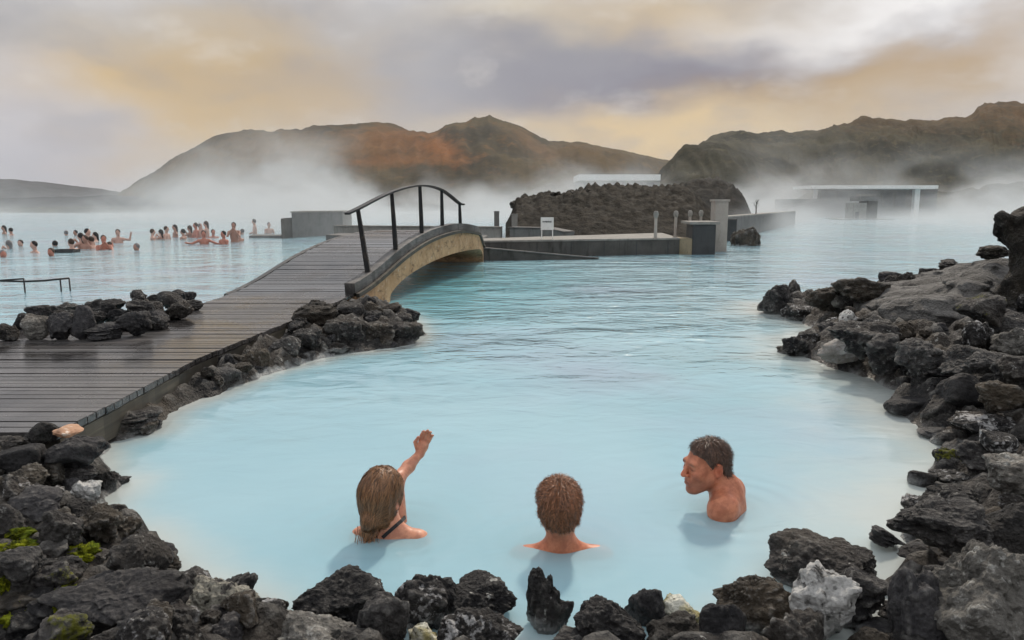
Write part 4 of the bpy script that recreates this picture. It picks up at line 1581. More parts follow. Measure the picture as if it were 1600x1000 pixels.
BATH = [  # x, waterline y, visible height (px of a 3.333x enlargement of the photograph's corner), pose, skin, hair, cluster, label
    (22, 386, 46, 1, 1, 1, 0, 'thin bather far off with an arm up at the edge of the mist'), (58, 390, 38, 0, 1, 1, 0, 'second faint bather at the edge of the mist'),
    (18, 505, 38, 0, 2, 2, 0, 'grey haired bather sunk to the neck at the frame edge'), (48, 462, 46, 3, 0, 2, 0, 'pale bather with hands at the face near the frame edge'),
    (108, 450, 36, 0, 0, 1, 0, 'low bather beside the pale one with hands at the face'), (180, 482, 62, 2, 0, 1, 0, 'standing bather with both arms stretched out'),
    (287, 448, 30, 0, 1, 1, 0, 'black haired bather sunk to the chin behind the reddened one'), (268, 500, 44, 0, 2, 0, 0, 'reddened bather nearest the handrail'),
    (345, 392, 26, 0, 0, 2, 1, 'faint grey bather far behind the floating tray'), (394, 392, 28, 0, 1, 1, 1, 'small dark haired bather far behind the cluster'),
    (374, 474, 66, 0, 0, 0, 1, 'upright bather resting at the floating tray'), (425, 462, 84, 3, 0, 1, 1, 'first bather of the tight cluster next to the tray'),
    (447, 464, 74, 0, 1, 0, 1, 'tanned bather in the front of the tight cluster'), (463, 456, 100, 0, 0, 1, 1, 'tallest bather of the tight cluster'),
    (478, 462, 66, 0, 0, 0, 1, 'fair bather at the end of the tight cluster'), (498, 424, 50, 1, 0, 1, 1, 'bather with a lifted arm behind the tight cluster'),
    (544, 466, 76, 3, 2, 0, 1, 'red haired bather standing in front with hands at the face'), (575, 460, 36, 0, 2, 0, 1, 'reddened bather low in the water between two taller ones'),
    (618, 432, 72, 1, 0, 1, 1, 'dark haired bather waving one arm beside the gap'), (712, 470, 38, 0, 1, 2, 1, 'lone dark head swimming in the gap between clusters'),
    (798, 416, 58, 0, 0, 0, 2, 'first bather past the gap, standing slightly apart'), (840, 412, 52, 3, 0, 1, 2, 'slim bather with hands at the face past the gap'),
    (870, 412, 68, 0, 0, 0, 2, 'fair brown haired bather third past the gap'), (913, 402, 66, 1, 1, 1, 2, 'bather raising an arm in the middle of the far cluster'),
    (955, 412, 54, 0, 1, 1, 2, 'dark haired tanned bather low in the far cluster'), (990, 402, 62, 3, 1, 0, 2, 'tanned bather with hands at the face in the far cluster'),
    (1022, 404, 78, 0, 2, 0, 2, 'tall reddened bather in the far cluster'), (1046, 400, 70, 0, 0, 2, 2, 'grey haired bather behind the reddest one'),
    (1076, 402, 84, 1, 0, 0, 2, 'tall bather with an arm above the head behind the reddest one'), (1064, 438, 72, 2, 2, 1, 2, 'reddest bather with spread arms in front of the far cluster'),
    (1112, 404, 44, 0, 2, 0, 2, 'reddened bather sunk to the shoulders behind the pair'), (1166, 438, 70, 0, 2, 1, 2, 'broad bather with bare shoulders, first of the pair by the quay'),
    (1222, 428, 104, 3, 1, 1, 2, 'tall dark haired bather with hands at the face, second of the pair'), (1246, 424, 58, 0, 1, 0, 2, 'tanned bather tucked behind the second of the pair'),
    (1262, 388, 30, 0, 1, 1, 2, 'small dark head between the pair and the low platform'), (1326, 384, 76, 0, 0, 1, 2, 'fair bather sitting on the low platform edge'),
    (1403, 382, 58, 0, 0, 2, 2, 'last pale bather on the low platform next to the concrete block')]
for i, (zx, zy, zh, pose, sk, hr, cl, lab) in enumerate(BATH):
    px, py = zx / 3.3333, 250 + zy / 3.3333
    B = at(px, py)
    hv = zh / 3.3333 / FPX * math.hypot(B[1], 1.5)
    sc = 1.0 if hv < 0.80 else hv / 0.80
    bo, ho = BM[pose]
    o = link('person', mmat(bo, BSK[sk]), None, None, (B[0], B[1], hv - 0.64 * sc))
    o.scale = (sc,) * 3
    o.rotation_euler = (0, 0, random.uniform(-2.2, 2.2))
    tag(o, lab, 'person', 'bathers in the distant lagoon')
    link('hair', mmat(ho, BHR[hr]), None, o)
# floating tray at the upright bather
B = at(375 / 3.333, 250 + 478 / 3.333)
mb = MB()
mb.box((0, 0, 0.03), (0.66, 0.40, 0.05))
mb.box((0, -0.19, 0.07), (0.66, 0.03, 0.05))
mb.box((0, 0.19, 0.07), (0.66, 0.03, 0.05))
mb.box((-0.32, 0, 0.07), (0.03, 0.345, 0.05))
mb.box((0.32, 0, 0.07), (0.03, 0.345, 0.05))
tag(mb.build('floating_tray', M['dark'], None, (B[0], B[1] - 0.30, 0), bevel=0.006), 'dark floating tray in front of an upright bather', 'tray')

# ------------------------------------------------------------------ the milky water
def water_mat(name, opacity, gloss):
    m, n = newmat(name)
    p = n.pos()
    x, y, z = n.xyz(p)
    shore = n.node('ShaderNodeAttribute', attribute_name='shore').outputs['Fac']
    big = n.noise(p, 0.35, 3.0)
    c = n.mix(n.ss(big, 0.35, 0.65), (0.365, 0.60, 0.69), (0.435, 0.66, 0.745))
    c = n.mix(n.math('MULTIPLY', n.ss(n.noise(p, 0.22, 4.0), 0.48, 0.66), 0.6), c, (0.44, 0.53, 0.66))
    dx = n.math('DIVIDE', n.math('SUBTRACT', x, n.math('MULTIPLY_ADD', y, 0.11, -2.0)), 1.9)
    dyy = n.math('DIVIDE', n.math('SUBTRACT', y, 14.0), 5.5)
    deep = n.math('EXPONENT', n.math('MULTIPLY', n.math('ADD', n.math('MULTIPLY', dx, dx), n.math('MULTIPLY', dyy, dyy)), -1.0))
    deep = n.math('ADD', deep, n.math('MULTIPLY', n.math('SUBTRACT', big, 0.5), 0.8))
    c = n.mix(n.math('MULTIPLY', n.ss(deep, 0.05, 0.95), 0.85), c, (0.19, 0.52, 0.60))
    sn = n.math('ADD', shore, n.math('MULTIPLY', n.math('SUBTRACT', n.noise(p, 1.3, 4.0), 0.5), 0.7))
    c = n.mix(n.math('MULTIPLY', n.ss(sn, 0.25, 0.95), 0.75), c, (0.70, 0.71, 0.66))
    if not gloss:
        d = n.node('ShaderNodeBsdfDiffuse')
        n.put(d.inputs[0], c)
        sh = d.outputs[0]
        if opacity < 1:
            sh = n.mixs(opacity, n.node('ShaderNodeBsdfTransparent').outputs[0], sh)
        n.out(sh)
        return m
    # ripples: small wavelets in open water, almost still near the bank
    q = n.comb(n.math('MULTIPLY', x, 0.75), n.math('MULTIPLY', y, 1.25), 0.0)
    w1 = n.noise(q, 1.1, 3.0, 0.5, 0.6)
    w2 = n.noise(q, 3.6, 3.0, 0.5, 0.8)
    w3 = n.noise(q, 11.0, 2.0, 0.5, 0.5)
    calm = n.math('MULTIPLY', n.ss(y, 3.6, 9.0), n.lin(n.noise(p, 0.5, 2.0), 0.35, 0.65, 0.45, 1.0))
    calm = n.math('MULTIPLY', calm, n.lin(shore, 0.0, 0.8, 1.0, 0.25))
    far = n.lin(y, 25.0, 110.0, 1.25, 1.0)
    calm = n.math('MULTIPLY', n.math('MULTIPLY_ADD', calm, 0.9, 0.10), far)
    h = n.math('ADD', n.math('MULTIPLY', w1, 0.085), n.math('MULTIPLY', w2, 0.036))
    h = n.math('ADD', h, n.math('MULTIPLY', w3, 0.0060))
    h = n.math('MULTIPLY', h, calm)
    for (cx, cy_, amp) in RINGS:
        r = n.math('SQRT', n.math('ADD', n.math('POWER', n.math('SUBTRACT', x, cx), 2.0), n.math('POWER', n.math('SUBTRACT', y, cy_), 2.0)))
        rr_ = n.math('MULTIPLY_ADD', n.math('SUBTRACT', w2, 0.5), 0.06, r)
        g = n.math('SINE', n.math('MULTIPLY', rr_, 46.0))
        env = n.math('MULTIPLY', n.ss(r, 0.10, 0.22), n.ss(r, 0.62, 0.30))
        h = n.math('MULTIPLY_ADD', n.math('MULTIPLY', g, env), amp, h)
    nb = n.node('ShaderNodeBump')
    nb.inputs['Strength'].default_value = 1.0
    nb.inputs['Distance'].default_value = 1.0
    n.put(nb.inputs['Height'], h)
    nrm = nb.outputs[0]
    d = n.node('ShaderNodeBsdfDiffuse')
    n.put(d.inputs[0], c)
    body = n.mixs(opacity, n.node('ShaderNodeBsdfTransparent').outputs[0], d.outputs[0])
    g = n.node('ShaderNodeBsdfGlossy')
    g.inputs['Roughness'].default_value = 0.10
    g.inputs['Color'].default_value = (1, 1, 1, 1)
    n.put(g.inputs['Normal'], nrm)
    fr = n.node('ShaderNodeFresnel')
    fr.inputs['IOR'].default_value = 1.21
    n.put(fr.inputs['Normal'], nrm)
    n.out(n.mixs(fr.outputs[0], body, g.outputs[0]))
    return m


RINGS = [(float(c0[0]), float(yr), 0.0021), (float(hW.c[0]), float(yw), 0.0018), (float(hM.c[0]), float(y0), 0.0013)]
gx = np.arange(-6.4, 8.2, 0.08)
gy = np.arange(1.0, 13.0, 0.08)
G = np.stack(np.meshgrid(gx, gy, indexing='ij'), -1).reshape(-1, 2)
sdn = np.minimum(-poly_sd(G, LEFT_POLY), -poly_sd(G, RIGHT_POLY))
shore = np.maximum(np.exp(np.minimum(poly_sd(G, LEFT_POLY), 0) / 0.28), np.exp(np.minimum(poly_sd(G, RIGHT_POLY), 0) / 0.75))
keepv = (sdn > -0.45)
I = np.arange(len(G)).reshape(len(gx), len(gy))
F0 = np.stack([I[:-1, :-1].ravel(), I[1:, :-1].ravel(), I[1:, 1:].ravel(), I[:-1, 1:].ravel()], 1)
F0 = F0[keepv[F0].any(1)]
nv = len(G)
xa, xb, ya, yb = gx[0], gx[-1], gy[0], gy[-1]
XB, YB, YA = 170.0, 128.0, -1.0
OUT = np.array([(-XB, YA), (xa, YA), (xa, YB), (-XB, YB), (xb, YA), (XB, YA), (XB, YB), (xb, YB), (xa, yb), (xb, yb), (xb, YB), (xa, YB)], float)
OF = np.array([(0, 1, 2, 3), (4, 5, 6, 7), (8, 9, 10, 11)])
V, F, A, MI = [], [], [], []
for k, zz in enumerate((0.0, -0.035, -0.085)):
    V.append(np.column_stack([np.concatenate([G, OUT]), np.full(nv + 12, zz)]))
    F.append(np.concatenate([F0, OF + nv]) + k * (nv + 12))
    A.append(np.concatenate([shore, np.zeros(12)]))
    MI += [k] * (len(F0) + 3)
me = mesh_from('water', np.concatenate(V), np.concatenate(F), smooth=True)
at_ = me.attributes.new('shore', 'FLOAT', 'POINT')
at_.data.foreach_set('value', np.concatenate(A).astype(np.float32))
for mm in (water_mat('milky_water_surface', 0.62, True), water_mat('milky_water_below', 0.62, False), water_mat('milky_water_deep', 1.0, False)):
    me.materials.append(mm)
me.polygons.foreach_set('material_index', np.array(MI, np.int32))
me.update()
tag(link('water', me), 'milky pale blue water of the steaming geothermal lagoon', None, None, 'structure')

# the land the lagoon lies in
def field_mat(name, a, b, c2, sc=0.02, rust=None):
    m, n = newmat(name)
    p = n.pos()
    c = n.mix(n.ss(n.noise(p, sc, 8.0, 0.6), 0.38, 0.62), a, b)
    c = n.mix(n.ss(n.noise(p, sc * 6, 6.0, 0.65), 0.52, 0.66), c, c2)
    h = n.noise(p, sc * 14, 8.0, 0.65)
    if rust:
        for (cx, cy_, rx, ry, sl_, col, amt) in rust:
            x, y, z = n.xyz(p)
            u = n.math('DIVIDE', n.math('ADD', n.math('SUBTRACT', x, cx), n.math('MULTIPLY', n.math('SUBTRACT', z, cy_), sl_)), rx)
            v = n.math('DIVIDE', n.math('SUBTRACT', z, cy_), ry)
            g = n.math('EXPONENT', n.math('MULTIPLY', n.math('ADD', n.math('MULTIPLY', u, u), n.math('MULTIPLY', v, v)), -1.0))
            g = n.math('ADD', g, n.math('MULTIPLY', n.math('SUBTRACT', n.noise(n.comb(n.math('MULTIPLY', x, 1.0), y, n.math('MULTIPLY', z, 0.5)), sc * 4.0, 8.0, 0.68), 0.5), 1.7))
            c = n.mix(n.math('MULTIPLY', n.ss(g, 0.05, 1.1), amt), c, n.mix(n.noise(p, sc * 9.0, 6.0, 0.7), tuple(q * 0.45 for q in col), tuple(q * 1.2 for q in col)))
    n.out(n.princ(c, 0.95, n.bump(h, 0.9, 0.35 / (sc * 20)), 0.1))
    return m


gxx = np.concatenate([np.linspace(-1900, -200, 20), np.linspace(-180, 180, 73), np.linspace(200, 1900, 20)])
gyy = np.concatenate([np.linspace(-300, -8, 12), np.linspace(-4, 136, 71), np.linspace(140, 420, 41), np.linspace(450, 1700, 20)])
G = np.stack(np.meshgrid(gxx, gyy, indexing='ij'), -1).reshape(-1, 2)
hz = np.where((np.abs(G[:, 0]) < 164) & (G[:, 1] > -0.5) & (G[:, 1] < 126), -0.55, 0.35)
hz = hz + np.where(hz > 0, 0.3 * fbm(np.column_stack([G * 0.11, G[:, 0] * 0]), 4, 3) + 0.12, 0)
I = np.arange(len(G)).reshape(len(gxx), len(gyy))
F0 = np.stack([I[:-1, :-1].ravel(), I[1:, :-1].ravel(), I[1:, 1:].ravel(), I[:-1, 1:].ravel()], 1)
fm = field_mat('lava_field_ground', (0.020, 0.020, 0.018), (0.060, 0.055, 0.040), (0.085, 0.085, 0.045), 0.05)
tag(link('ground', mesh_from('ground', np.column_stack([G, hz]), F0), fm), 'dark lava field around and under the lagoon', None, None, 'structure')


# ------------------------------------------------------------------ hills
def hill(name, D, prof, depth, mat, label, rough, rscale, seed, foot=0.0, nv=46, step=3.0, base=0.2, kind='structure', lumps=0.0):
    px = np.arange(prof[0][0], prof[-1][0] + step, step)
    py = np.interp(px, [q[0] for q in prof], [q[1] for q in prof])
    rows = np.linspace(0, 1, nv)
    V = []
    for k, (a, b) in enumerate(zip(px, py)):
        d = ray(a, b)
        xx, H = d[0] * D, max(CAM_H + d[2] * D - base, 0.05)
        for v in rows:
            s = 1 - abs(2 * v - 1)
            V.append((xx * (1 + (v - 0.5) * depth / D * 0.9), D + (v - 0.5) * depth, base + H * (math.sin(s * math.pi / 2) ** 1.15), H * s))
    V = np.array(V)
    Q = V[:, :3] * rscale
    nz = fbm(Q, 6, seed, 0.55) * rough * np.clip(V[:, 3] / 4.0, 0, 1) ** 0.5
    if lumps:
        f1, f2 = worley(Q * 2.3, seed + 4)
        nz += lumps * (0.5 - f1) * np.clip(V[:, 3] / 2.0, 0, 1)
    gl = np.column_stack([V[:, 0] * rscale * 5.0, V[:, 1] * rscale * 0.8, V[:, 2] * rscale * 1.5])
    nz -= (0.0 if name == 'lava_mound' else rough * 1.1) * np.abs(fbm(gl, 4, seed + 8)) * np.clip(V[:, 3] / (np.max(V[:, 3]) * 0.25), 0, 1) * (1 - np.sin(np.pi / 2 * (1 - np.abs(2 * np.tile(rows, len(px)) - 1))) ** 10)
    P = V[:, :3].copy()
    P[:, 2] += nz
    P[:, 1] += nz * 0.8
    I = np.arange(len(P)).reshape(len(px), nv)
    F = np.stack([I[:-1, :-1].ravel(), I[1:, :-1].ravel(), I[1:, 1:].ravel(), I[:-1, 1:].ravel()], 1)
    o = link(name, mesh_from(name, P, F), mat)
    return tag(o, label, None, None, kind)


RUST = [(-125.0, 64.0, 60.0, 30.0, 0.3, (0.21, 0.085, 0.022), 0.85), (-66.0, 52.0, 22.0, 20.0, 0.9, (0.27, 0.10, 0.022), 0.95), (-215.0, 55.0, 90.0, 26.0, 0.2, (0.17, 0.095, 0.028), 0.8), (-310.0, 40.0, 80.0, 22.0, 0.2, (0.13, 0.08, 0.025), 0.6), (70.0, 50.0, 60.0, 20.0, 0.4, (0.15, 0.09, 0.03), 0.6),
        (20.0, 62.0, 16.0, 24.0, 0.9, (0.17, 0.095, 0.04), 0.8), (-95.0, 40.0, 60.0, 6.0, -0.2, (0.23, 0.10, 0.03), 0.8)]
hm = field_mat('hill_ground', (0.026, 0.022, 0.010), (0.085, 0.060, 0.022), (0.045, 0.034, 0.014), 0.012, RUST)
hill('hill', 900, [(170, 322), (205, 292), (250, 264), (300, 236), (335, 221), (370, 211), (400, 208), (440, 205), (470, 207), (490, 199), (520, 196), (560, 196), (610, 199), (650, 205),
                   (672, 205), (700, 193), (730, 187), (762, 182), (790, 188), (820, 203), (845, 214), (880, 217), (920, 222), (960, 232), (1000, 243), (1040, 250), (1100, 262), (1200, 290), (1260, 318)],
     640, hm, 'brown and rust coloured bare hill rising behind the steam', 7.0, 0.012, 3, step=2.5, nv=70)
rm = field_mat('ridge_ground', (0.020, 0.020, 0.012), (0.056, 0.051, 0.030), (0.072, 0.062, 0.034), 0.05,
               [(175.0, 40.0, 60.0, 12.0, 0.0, (0.14, 0.085, 0.04), 0.5), (235.0, 36.0, 40.0, 16.0, 0.0, (0.17, 0.095, 0.045), 0.7)])
hill('ridge', 350, [(955, 316), (1000, 300), (1030, 272), (1042, 260), (1070, 238), (1100, 223), (1122, 218), (1160, 211), (1190, 212), (1222, 207), (1262, 204), (1300, 198), (1345, 196),
                    (1372, 192), (1410, 192), (1440, 189), (1470, 190), (1482, 183), (1512, 180), (1525, 173), (1560, 169), (1600, 168), (1700, 160), (1850, 165), (2100, 230)],
     200, rm, 'long dark lava ridge with a jagged crest above the far buildings', 2.6, 0.05, 9, step=2.0, nv=64, lumps=2.2)
bm_ = field_mat('bluish_lava_ground', (0.030, 0.032, 0.036), (0.06, 0.06, 0.066), (0.05, 0.05, 0.05), 0.05)
hill('ridge', 210, [(-140, 318), (-60, 310), (0, 309), (60, 308), (130, 307), (180, 306), (215, 307), (235, 314), (255, 322), (275, 319), (300, 321), (320, 326), (345, 332)],
     60, bm_, 'low bluish lava ridge at the misty shore', 0.35, 0.08, 12, step=3.0, nv=30)
hill('hill', 1300, [(-250, 290), (-60, 280), (0, 280), (40, 281), (80, 287), (120, 292), (160, 295), (220, 306), (300, 318)],
     700, bm_, 'faint grey hill fading in the haze', 3.0, 0.012, 15, step=4.0, nv=30)
hill('ridge', 150, [(985, 320), (1005, 306), (1022, 288), (1036, 268), (1048, 259), (1070, 243), (1096, 232), (1120, 229), (1150, 234), (1180, 246), (1215, 266), (1250, 292), (1290, 320)],
     50, rm, 'dark lava spur running down from the long ridge behind the dome', 1.3, 0.09, 33, step=1.6, nv=50, lumps=1.2)
hill('ridge', 100, [(1215, 330), (1240, 312), (1270, 300), (1310, 297), (1360, 300), (1420, 296), (1480, 300), (1540, 290), (1620, 286), (1720, 300), (1800, 330)],
     16, rm, 'low dark lava bank behind the bathhouse', 0.7, 0.14, 35, step=2.0, nv=40, lumps=0.8)
# dark lava mound behind the quay, and the dome beside it
mm_ = lava('mound_lava', (0.009, 0.0085, 0.007), (0.034, 0.030, 0.024), 0.10, speck=0.08, wear=0.0, spec=0.04, waterline=0, fine=0.22)
hill('lava_mound', 33, [(790, 352), (797, 338), (806, 318), (815, 312), (832, 310), (852, 304), (872, 307), (886, 302), (902, 297), (930, 296), (960, 294), (1000, 292), (1030, 291), (1062, 294), (1085, 304), (1110, 330), (1120, 345)],
     15, mm_, 'dark lava mound behind the quay', 0.30, 1.1, 21, step=1.2, nv=90, lumps=0.55)
hill('lava_mound', 56, [(1020, 335), (1035, 312), (1052, 296), (1075, 285), (1100, 279), (1120, 279), (1142, 287), (1156, 300), (1166, 315), (1172, 330), (1176, 338)],
     14, mm_, 'brownish lava dome between the quay and the low wall', 0.35, 0.8, 23, step=1.4, nv=50, lumps=0.4)
for i, (a, b, s_) in enumerate(((806, 322, 20), (818, 317, 18), (836, 314, 16), (857, 310, 20), (866, 304, 10), (873, 303, 9), (890, 306, 22), (905, 303, 14), (918, 300, 12), (846, 312, 12))):
    c_ = aty(a, b, 32.2)
    q = s_ / 2 / FPX * 32
    put_rock(PROTO['clinker'][i % 9], 'brown', c_, (q, q, q * 0.9), 40 + i, 'rounded dark lava lump on the crest of the mound', 'lava lumps on the mound crest')

# ------------------------------------------------------------------ boardwalk
Y_B0, Y_B1 = 9.7, 20.2
ZS = [(3.0, DECK_Z), (9.6, DECK_Z), (10.2, 0.30), (10.8, 0.41), (11.9, 0.68), (13.2, 0.88), (14.6, 0.965), (15.6, 0.96), (17.0, 0.84), (18.3, 0.62), (19.3, 0.43), (20.2, 0.35)]


def dz(y):
    ys = [q[0] for q in ZS]
    zs = [q[1] for q in ZS]
    v = [np.interp(y + o, ys, zs) for o in np.linspace(-0.5, 0.5, 9)]
    return float(np.mean(v)) if y > 9.0 else DECK_Z


def planks(mb, ya, yb, xleft, pitch=0.10):
    y = ya
    while y < yb:
        pw = pitch * random.uniform(0.93, 1.07)
        y2 = y + pw - random.uniform(0.003, 0.007)
        x0_, x1_ = xleft(y + pitch / 2), xr(y + pitch / 2)
        sl_ = (xr(y2) - xr(y)) / 2
        sk = (xleft(y2) - xleft(y)) / 2
        x0_ += random.uniform(-0.012, 0.012)
        e = random.uniform(-0.003, 0.003)
        cuts = [x0_]
        while x1_ - cuts[-1] > 4.2:
            cuts.append(cuts[-1] + 2.4 + (0.6 if int(y / pitch) % 2 else 0.0))
        cuts.append(x1_ + random.uniform(-0.004, 0.004))
        za, zb_ = dz(y) + e, dz(y2) + e
        for a, b in zip(cuts[:-1], cuts[1:]):
            a += 0.002
            b -= 0.002
            u, v = (sk if a < x0_ + 0.01 else 0.0), (sl_ if b > x1_ - 0.02 else 0.0)
            mb.hexa([(a - u, y, za - 0.045), (b - v, y, za - 0.045), (b + v, y2, zb_ - 0.045), (a + u, y2, zb_ - 0.045), (a - u, y, za), (b - v, y, za), (b + v, y2, zb_), (a + u, y2, zb_)])
        y += pw


bw = empty('boardwalk', (-3.3, 6.0, 0), 'weathered grey plank boardwalk running to the arched bridge', 'boardwalk')


def child(mb, name, mat, parent, **kw):
    o = mb.build(name, mat, None, **kw)
    o.parent = parent
    o.matrix_parent_inverse = Matrix.Translation(-Vector(parent.location)) if parent.type == 'EMPTY' else Matrix.Identity(4)
    return o


mb = MB()
planks(mb, 3.92, 7.25, lambda y: -9.5)
planks(mb, 7.32, Y_B0 - 0.05, xl)
child(mb, 'deck', M['deck'], bw, bevel=0.004)
mb = MB()
mb.bar([(xr(y) - 0.05, y, DECK_Z - 0.135) for y in np.arange(3.95, Y_B0, 0.5)] + [(xr(Y_B0) - 0.05, Y_B0, DECK_Z - 0.135)], 0.09, 0.17)
child(mb, 'side_beam', M['beam'], bw)
mb = MB()
mb.bar([(xl(y) + 0.05, y, DECK_Z - 0.135) for y in np.arange(7.5, Y_B0, 0.5)], 0.09, 0.17)
mb.bar([(-9.5, 7.3, DECK_Z - 0.135), (xl(7.3) + 0.1, 7.3, DECK_Z - 0.135)], 0.09, 0.17)
child(mb, 'side_beam', M['beam'], bw)
mb = MB()
for y in np.arange(4.0, 9.6, 1.2):
    for x in (xr(y) - 0.4, xr(y) - 1.3, -5.2 if y < 7 else xr(y) - 1.3 - 0.3, -7.0 if y < 7 else xr(y) - 0.8):
        mb.box((x, y, -0.15), (0.12, 0.12, 0.68))
child(mb, 'pile', M['beam'], bw)

# ------------------------------------------------------------------ arched footbridge
fb = empty('footbridge', (-1.8, 15.0, 0), 'arched footbridge with ochre concrete side and black curved railing', 'bridge')
mb = MB()
planks(mb, Y_B0, Y_B1 - 0.1, xl, 0.10)
child(mb, 'deck', M['deck'], fb, bevel=0.004)
YA0, YA1 = 11.15, 19.35


def soffit(y):
    if y <= YA0 or y >= YA1:
        return -0.4
    t = (y - (YA0 + YA1) / 2) / ((YA1 - YA0) / 2)
    return -0.06 + 0.57 * math.sqrt(max(1 - t * t, 0)) ** 0.9


mb = MB()
ys = np.unique(np.concatenate([np.linspace(10.0, YA0 - 0.001, 8), np.linspace(YA0, YA1, 60), np.linspace(YA1 + 0.001, 20.1, 8)]))
rings = []
for y in ys:
    top = dz(y) - 0.055
    bot = min(soffit(y), top - 0.10)
    if y < YA0:
        bot = -0.4 if y > 10.7 else max(-0.05, 0.05)
    x1_, x0_ = xr(y) + 0.02, xl(y) - 0.02
    rings.append([(x0_, y, bot), (x1_, y, bot), (x1_, y, top), (x0_, y, top)])
mb.loft(rings)
child(mb, 'arch', M['arch'], fb)
for side, off in ((1, 0.0), (-1, None)):
    mb = MB()
    path = []
    for y in np.linspace(10.0, 19.9, 50):
        x = xr(y) - 0.06 if side == 1 else xl(y) - 0.065
        path.append((x, y, dz(y) + (0.065 if side == 1 else -0.085)))
    mb.bar(path, 0.15 if side == 1 else 0.08, 0.14 if side == 1 else 0.15)
    child(mb, 'kerb', M['kerb'], fb)
# timber facing strip under the kerb
mb = MB()
mb.bar([(xr(y) + 0.045, y, dz(y) - 0.035) for y in np.linspace(10.0, 19.9, 50)], 0.05, 0.055)
child(mb, 'facing_board', M['beam'], fb)
POSTS = [((575, 408), (559, 326)), ((619, 377), (612, 300)), ((660, 363), (656, 290)), ((692, 359), (690, 297)), ((720, 369), (718, 318))]
tops = []
for (bx, by), (tx, ty) in POSTS:
    ybs = np.linspace(10, 20, 2000)
    pxs = np.array([800 + FPX * (xr(v) - 0.06) / v for v in ybs])
    yb_ = float(ybs[np.argmin(np.abs(pxs - bx))])
    zb_ = dz(yb_) + 0.10
    d0 = ray(tx, ty)
    yt = yb_ - 0.02
    T = aty(tx, ty, yt)
    Bp = np.array([xr(yb_) - 0.06, yb_, zb_])
    mb = MB()
    ax = (T - Bp)
    rings = []
    for f, ww in ((-0.12, 0.036), (0.0, 0.036), (0.45, 0.032), (1.0, 0.026)):
        c_ = Bp + ax * f
        rings.append([(c_[0] - ww, c_[1] - ww * 1.2, c_[2]), (c_[0] + ww, c_[1] - ww * 1.2, c_[2]), (c_[0] + ww, c_[1] + ww * 1.2, c_[2]), (c_[0] - ww, c_[1] + ww * 1.2, c_[2])])
    mb.loft(rings)
    po = child(mb, 'post', M['black'], fb, bevel=0.005)
    mb = MB()
    mb.box(Bp + np.array([0, 0, -0.018]), (0.13, 0.15, 0.012))
    for u in (-0.045, 0.045):
        for v in (-0.055, 0.055):
            mb.box(Bp + np.array([u, v, -0.008]), (0.018, 0.018, 0.014))
    c_ = mb.build('base_plate', M['black'])
    c_.parent = po
    c_.matrix_parent_inverse = po.matrix_parent_inverse.copy()
    c_.matrix_parent_inverse = Matrix.Identity(4)
    tops.append(T)
e0 = aty(542, 334, tops[0][1] - 0.25)
e1 = aty(724, 319, tops[-1][1] + 0.1)
ctrl = [e0] + tops + [e1]
path = []
for i in range(len(ctrl) - 1):
    p0, p1, p2, p3 = ctrl[max(i - 1, 0)], ctrl[i], ctrl[i + 1], ctrl[min(i + 2, len(ctrl) - 1)]
    for t in np.linspace(0, 1, 9)[:-1]:
        path.append(0.5 * ((2 * p1) + (p2 - p0) * t + (2 * p0 - 5 * p1 + 4 * p2 - p3) * t * t + (3 * p1 - p0 - 3 * p2 + p3) * t ** 3))
path.append(ctrl[-1])
mb = MB()
mb.bar(path, 0.085, 0.028)
child(mb, 'handrail', M['black'], fb)

# ------------------------------------------------------------------ pipe handrail in the water
hr_ = empty('handrail', tuple(at(70, 447)), 'dark low pipe handrail standing in the lagoon', 'handrail')
yh = float(at(37, 457)[1])
mb = MB()
mb.tube([aty(-60, 437, yh), aty(37, 440, yh), aty(70, 438.5, yh), aty(108, 434.5, yh + 0.2)], 0.017)
child(mb, 'rail', M['black'], hr_, smooth=True)
mb = MB()
mb.tube([aty(-60, 438, yh - 0.5), aty(0, 438, yh), aty(37, 435.5, yh)], 0.014)
child(mb, 'rail', M['black'], hr_, smooth=True)
for px, ta, y_ in ((37, 435, yh), (94, 436.5, yh + 0.12), (108, 434.5, yh + 0.2), (-30, 437.5, yh)):
    t_ = aty(px, ta, y_)
    mb = MB()
    mb.tube([(t_[0], t_[1], -0.4), t_], 0.013)
    child(mb, 'post', M['black'], hr_, smooth=True)


# ------------------------------------------------------------------ quay behind the bridge
def slabz(mb, pts, z0, z1):
    k = len(pts)
    V = [(p[0], p[1], z0) for p in pts] + [(p[0], p[1], z1) for p in pts]
    F = [tuple(range(k - 1, -1, -1)), tuple(range(k, 2 * k))] + [(i, (i + 1) % k, k + (i + 1) % k, k + i) for i in range(k)]
    mb.add(V, F)


qe = empty('quay', (2.0, 21.0, 0), 'long low dark concrete quay behind the bridge', 'quay')
A_, B_ = np.array([-1.0, 20.35]), np.array(at(1061, 397)[:2])
mb = MB()
slabz(mb, [A_, B_, B_ + np.array([0.25, 3.8]), A_ + np.array([-0.2, 1.15])], -0.4, 0.43)
child(mb, 'wall', M['quay'], qe, bevel=0.012)
mb = MB()
slabz(mb, [A_ + (-0.03, -0.03), B_ + (0.0, -0.03), B_ + np.array([0.25, 3.83]), A_ + np.array([-0.22, 1.18])], 0.433, 0.485)
child(mb, 'coping', M['quaytop'], qe, bevel=0.008)
mb = MB()
for f_ in np.linspace(0.12, 0.94, 6):
    p_ = A_ + (B_ - A_) * f_
    mb.box((p_[0], p_[1] - 0.001, 0.06), (0.025, 0.012, 0.70))
child(mb, 'wall_joint', M['dark'], qe)
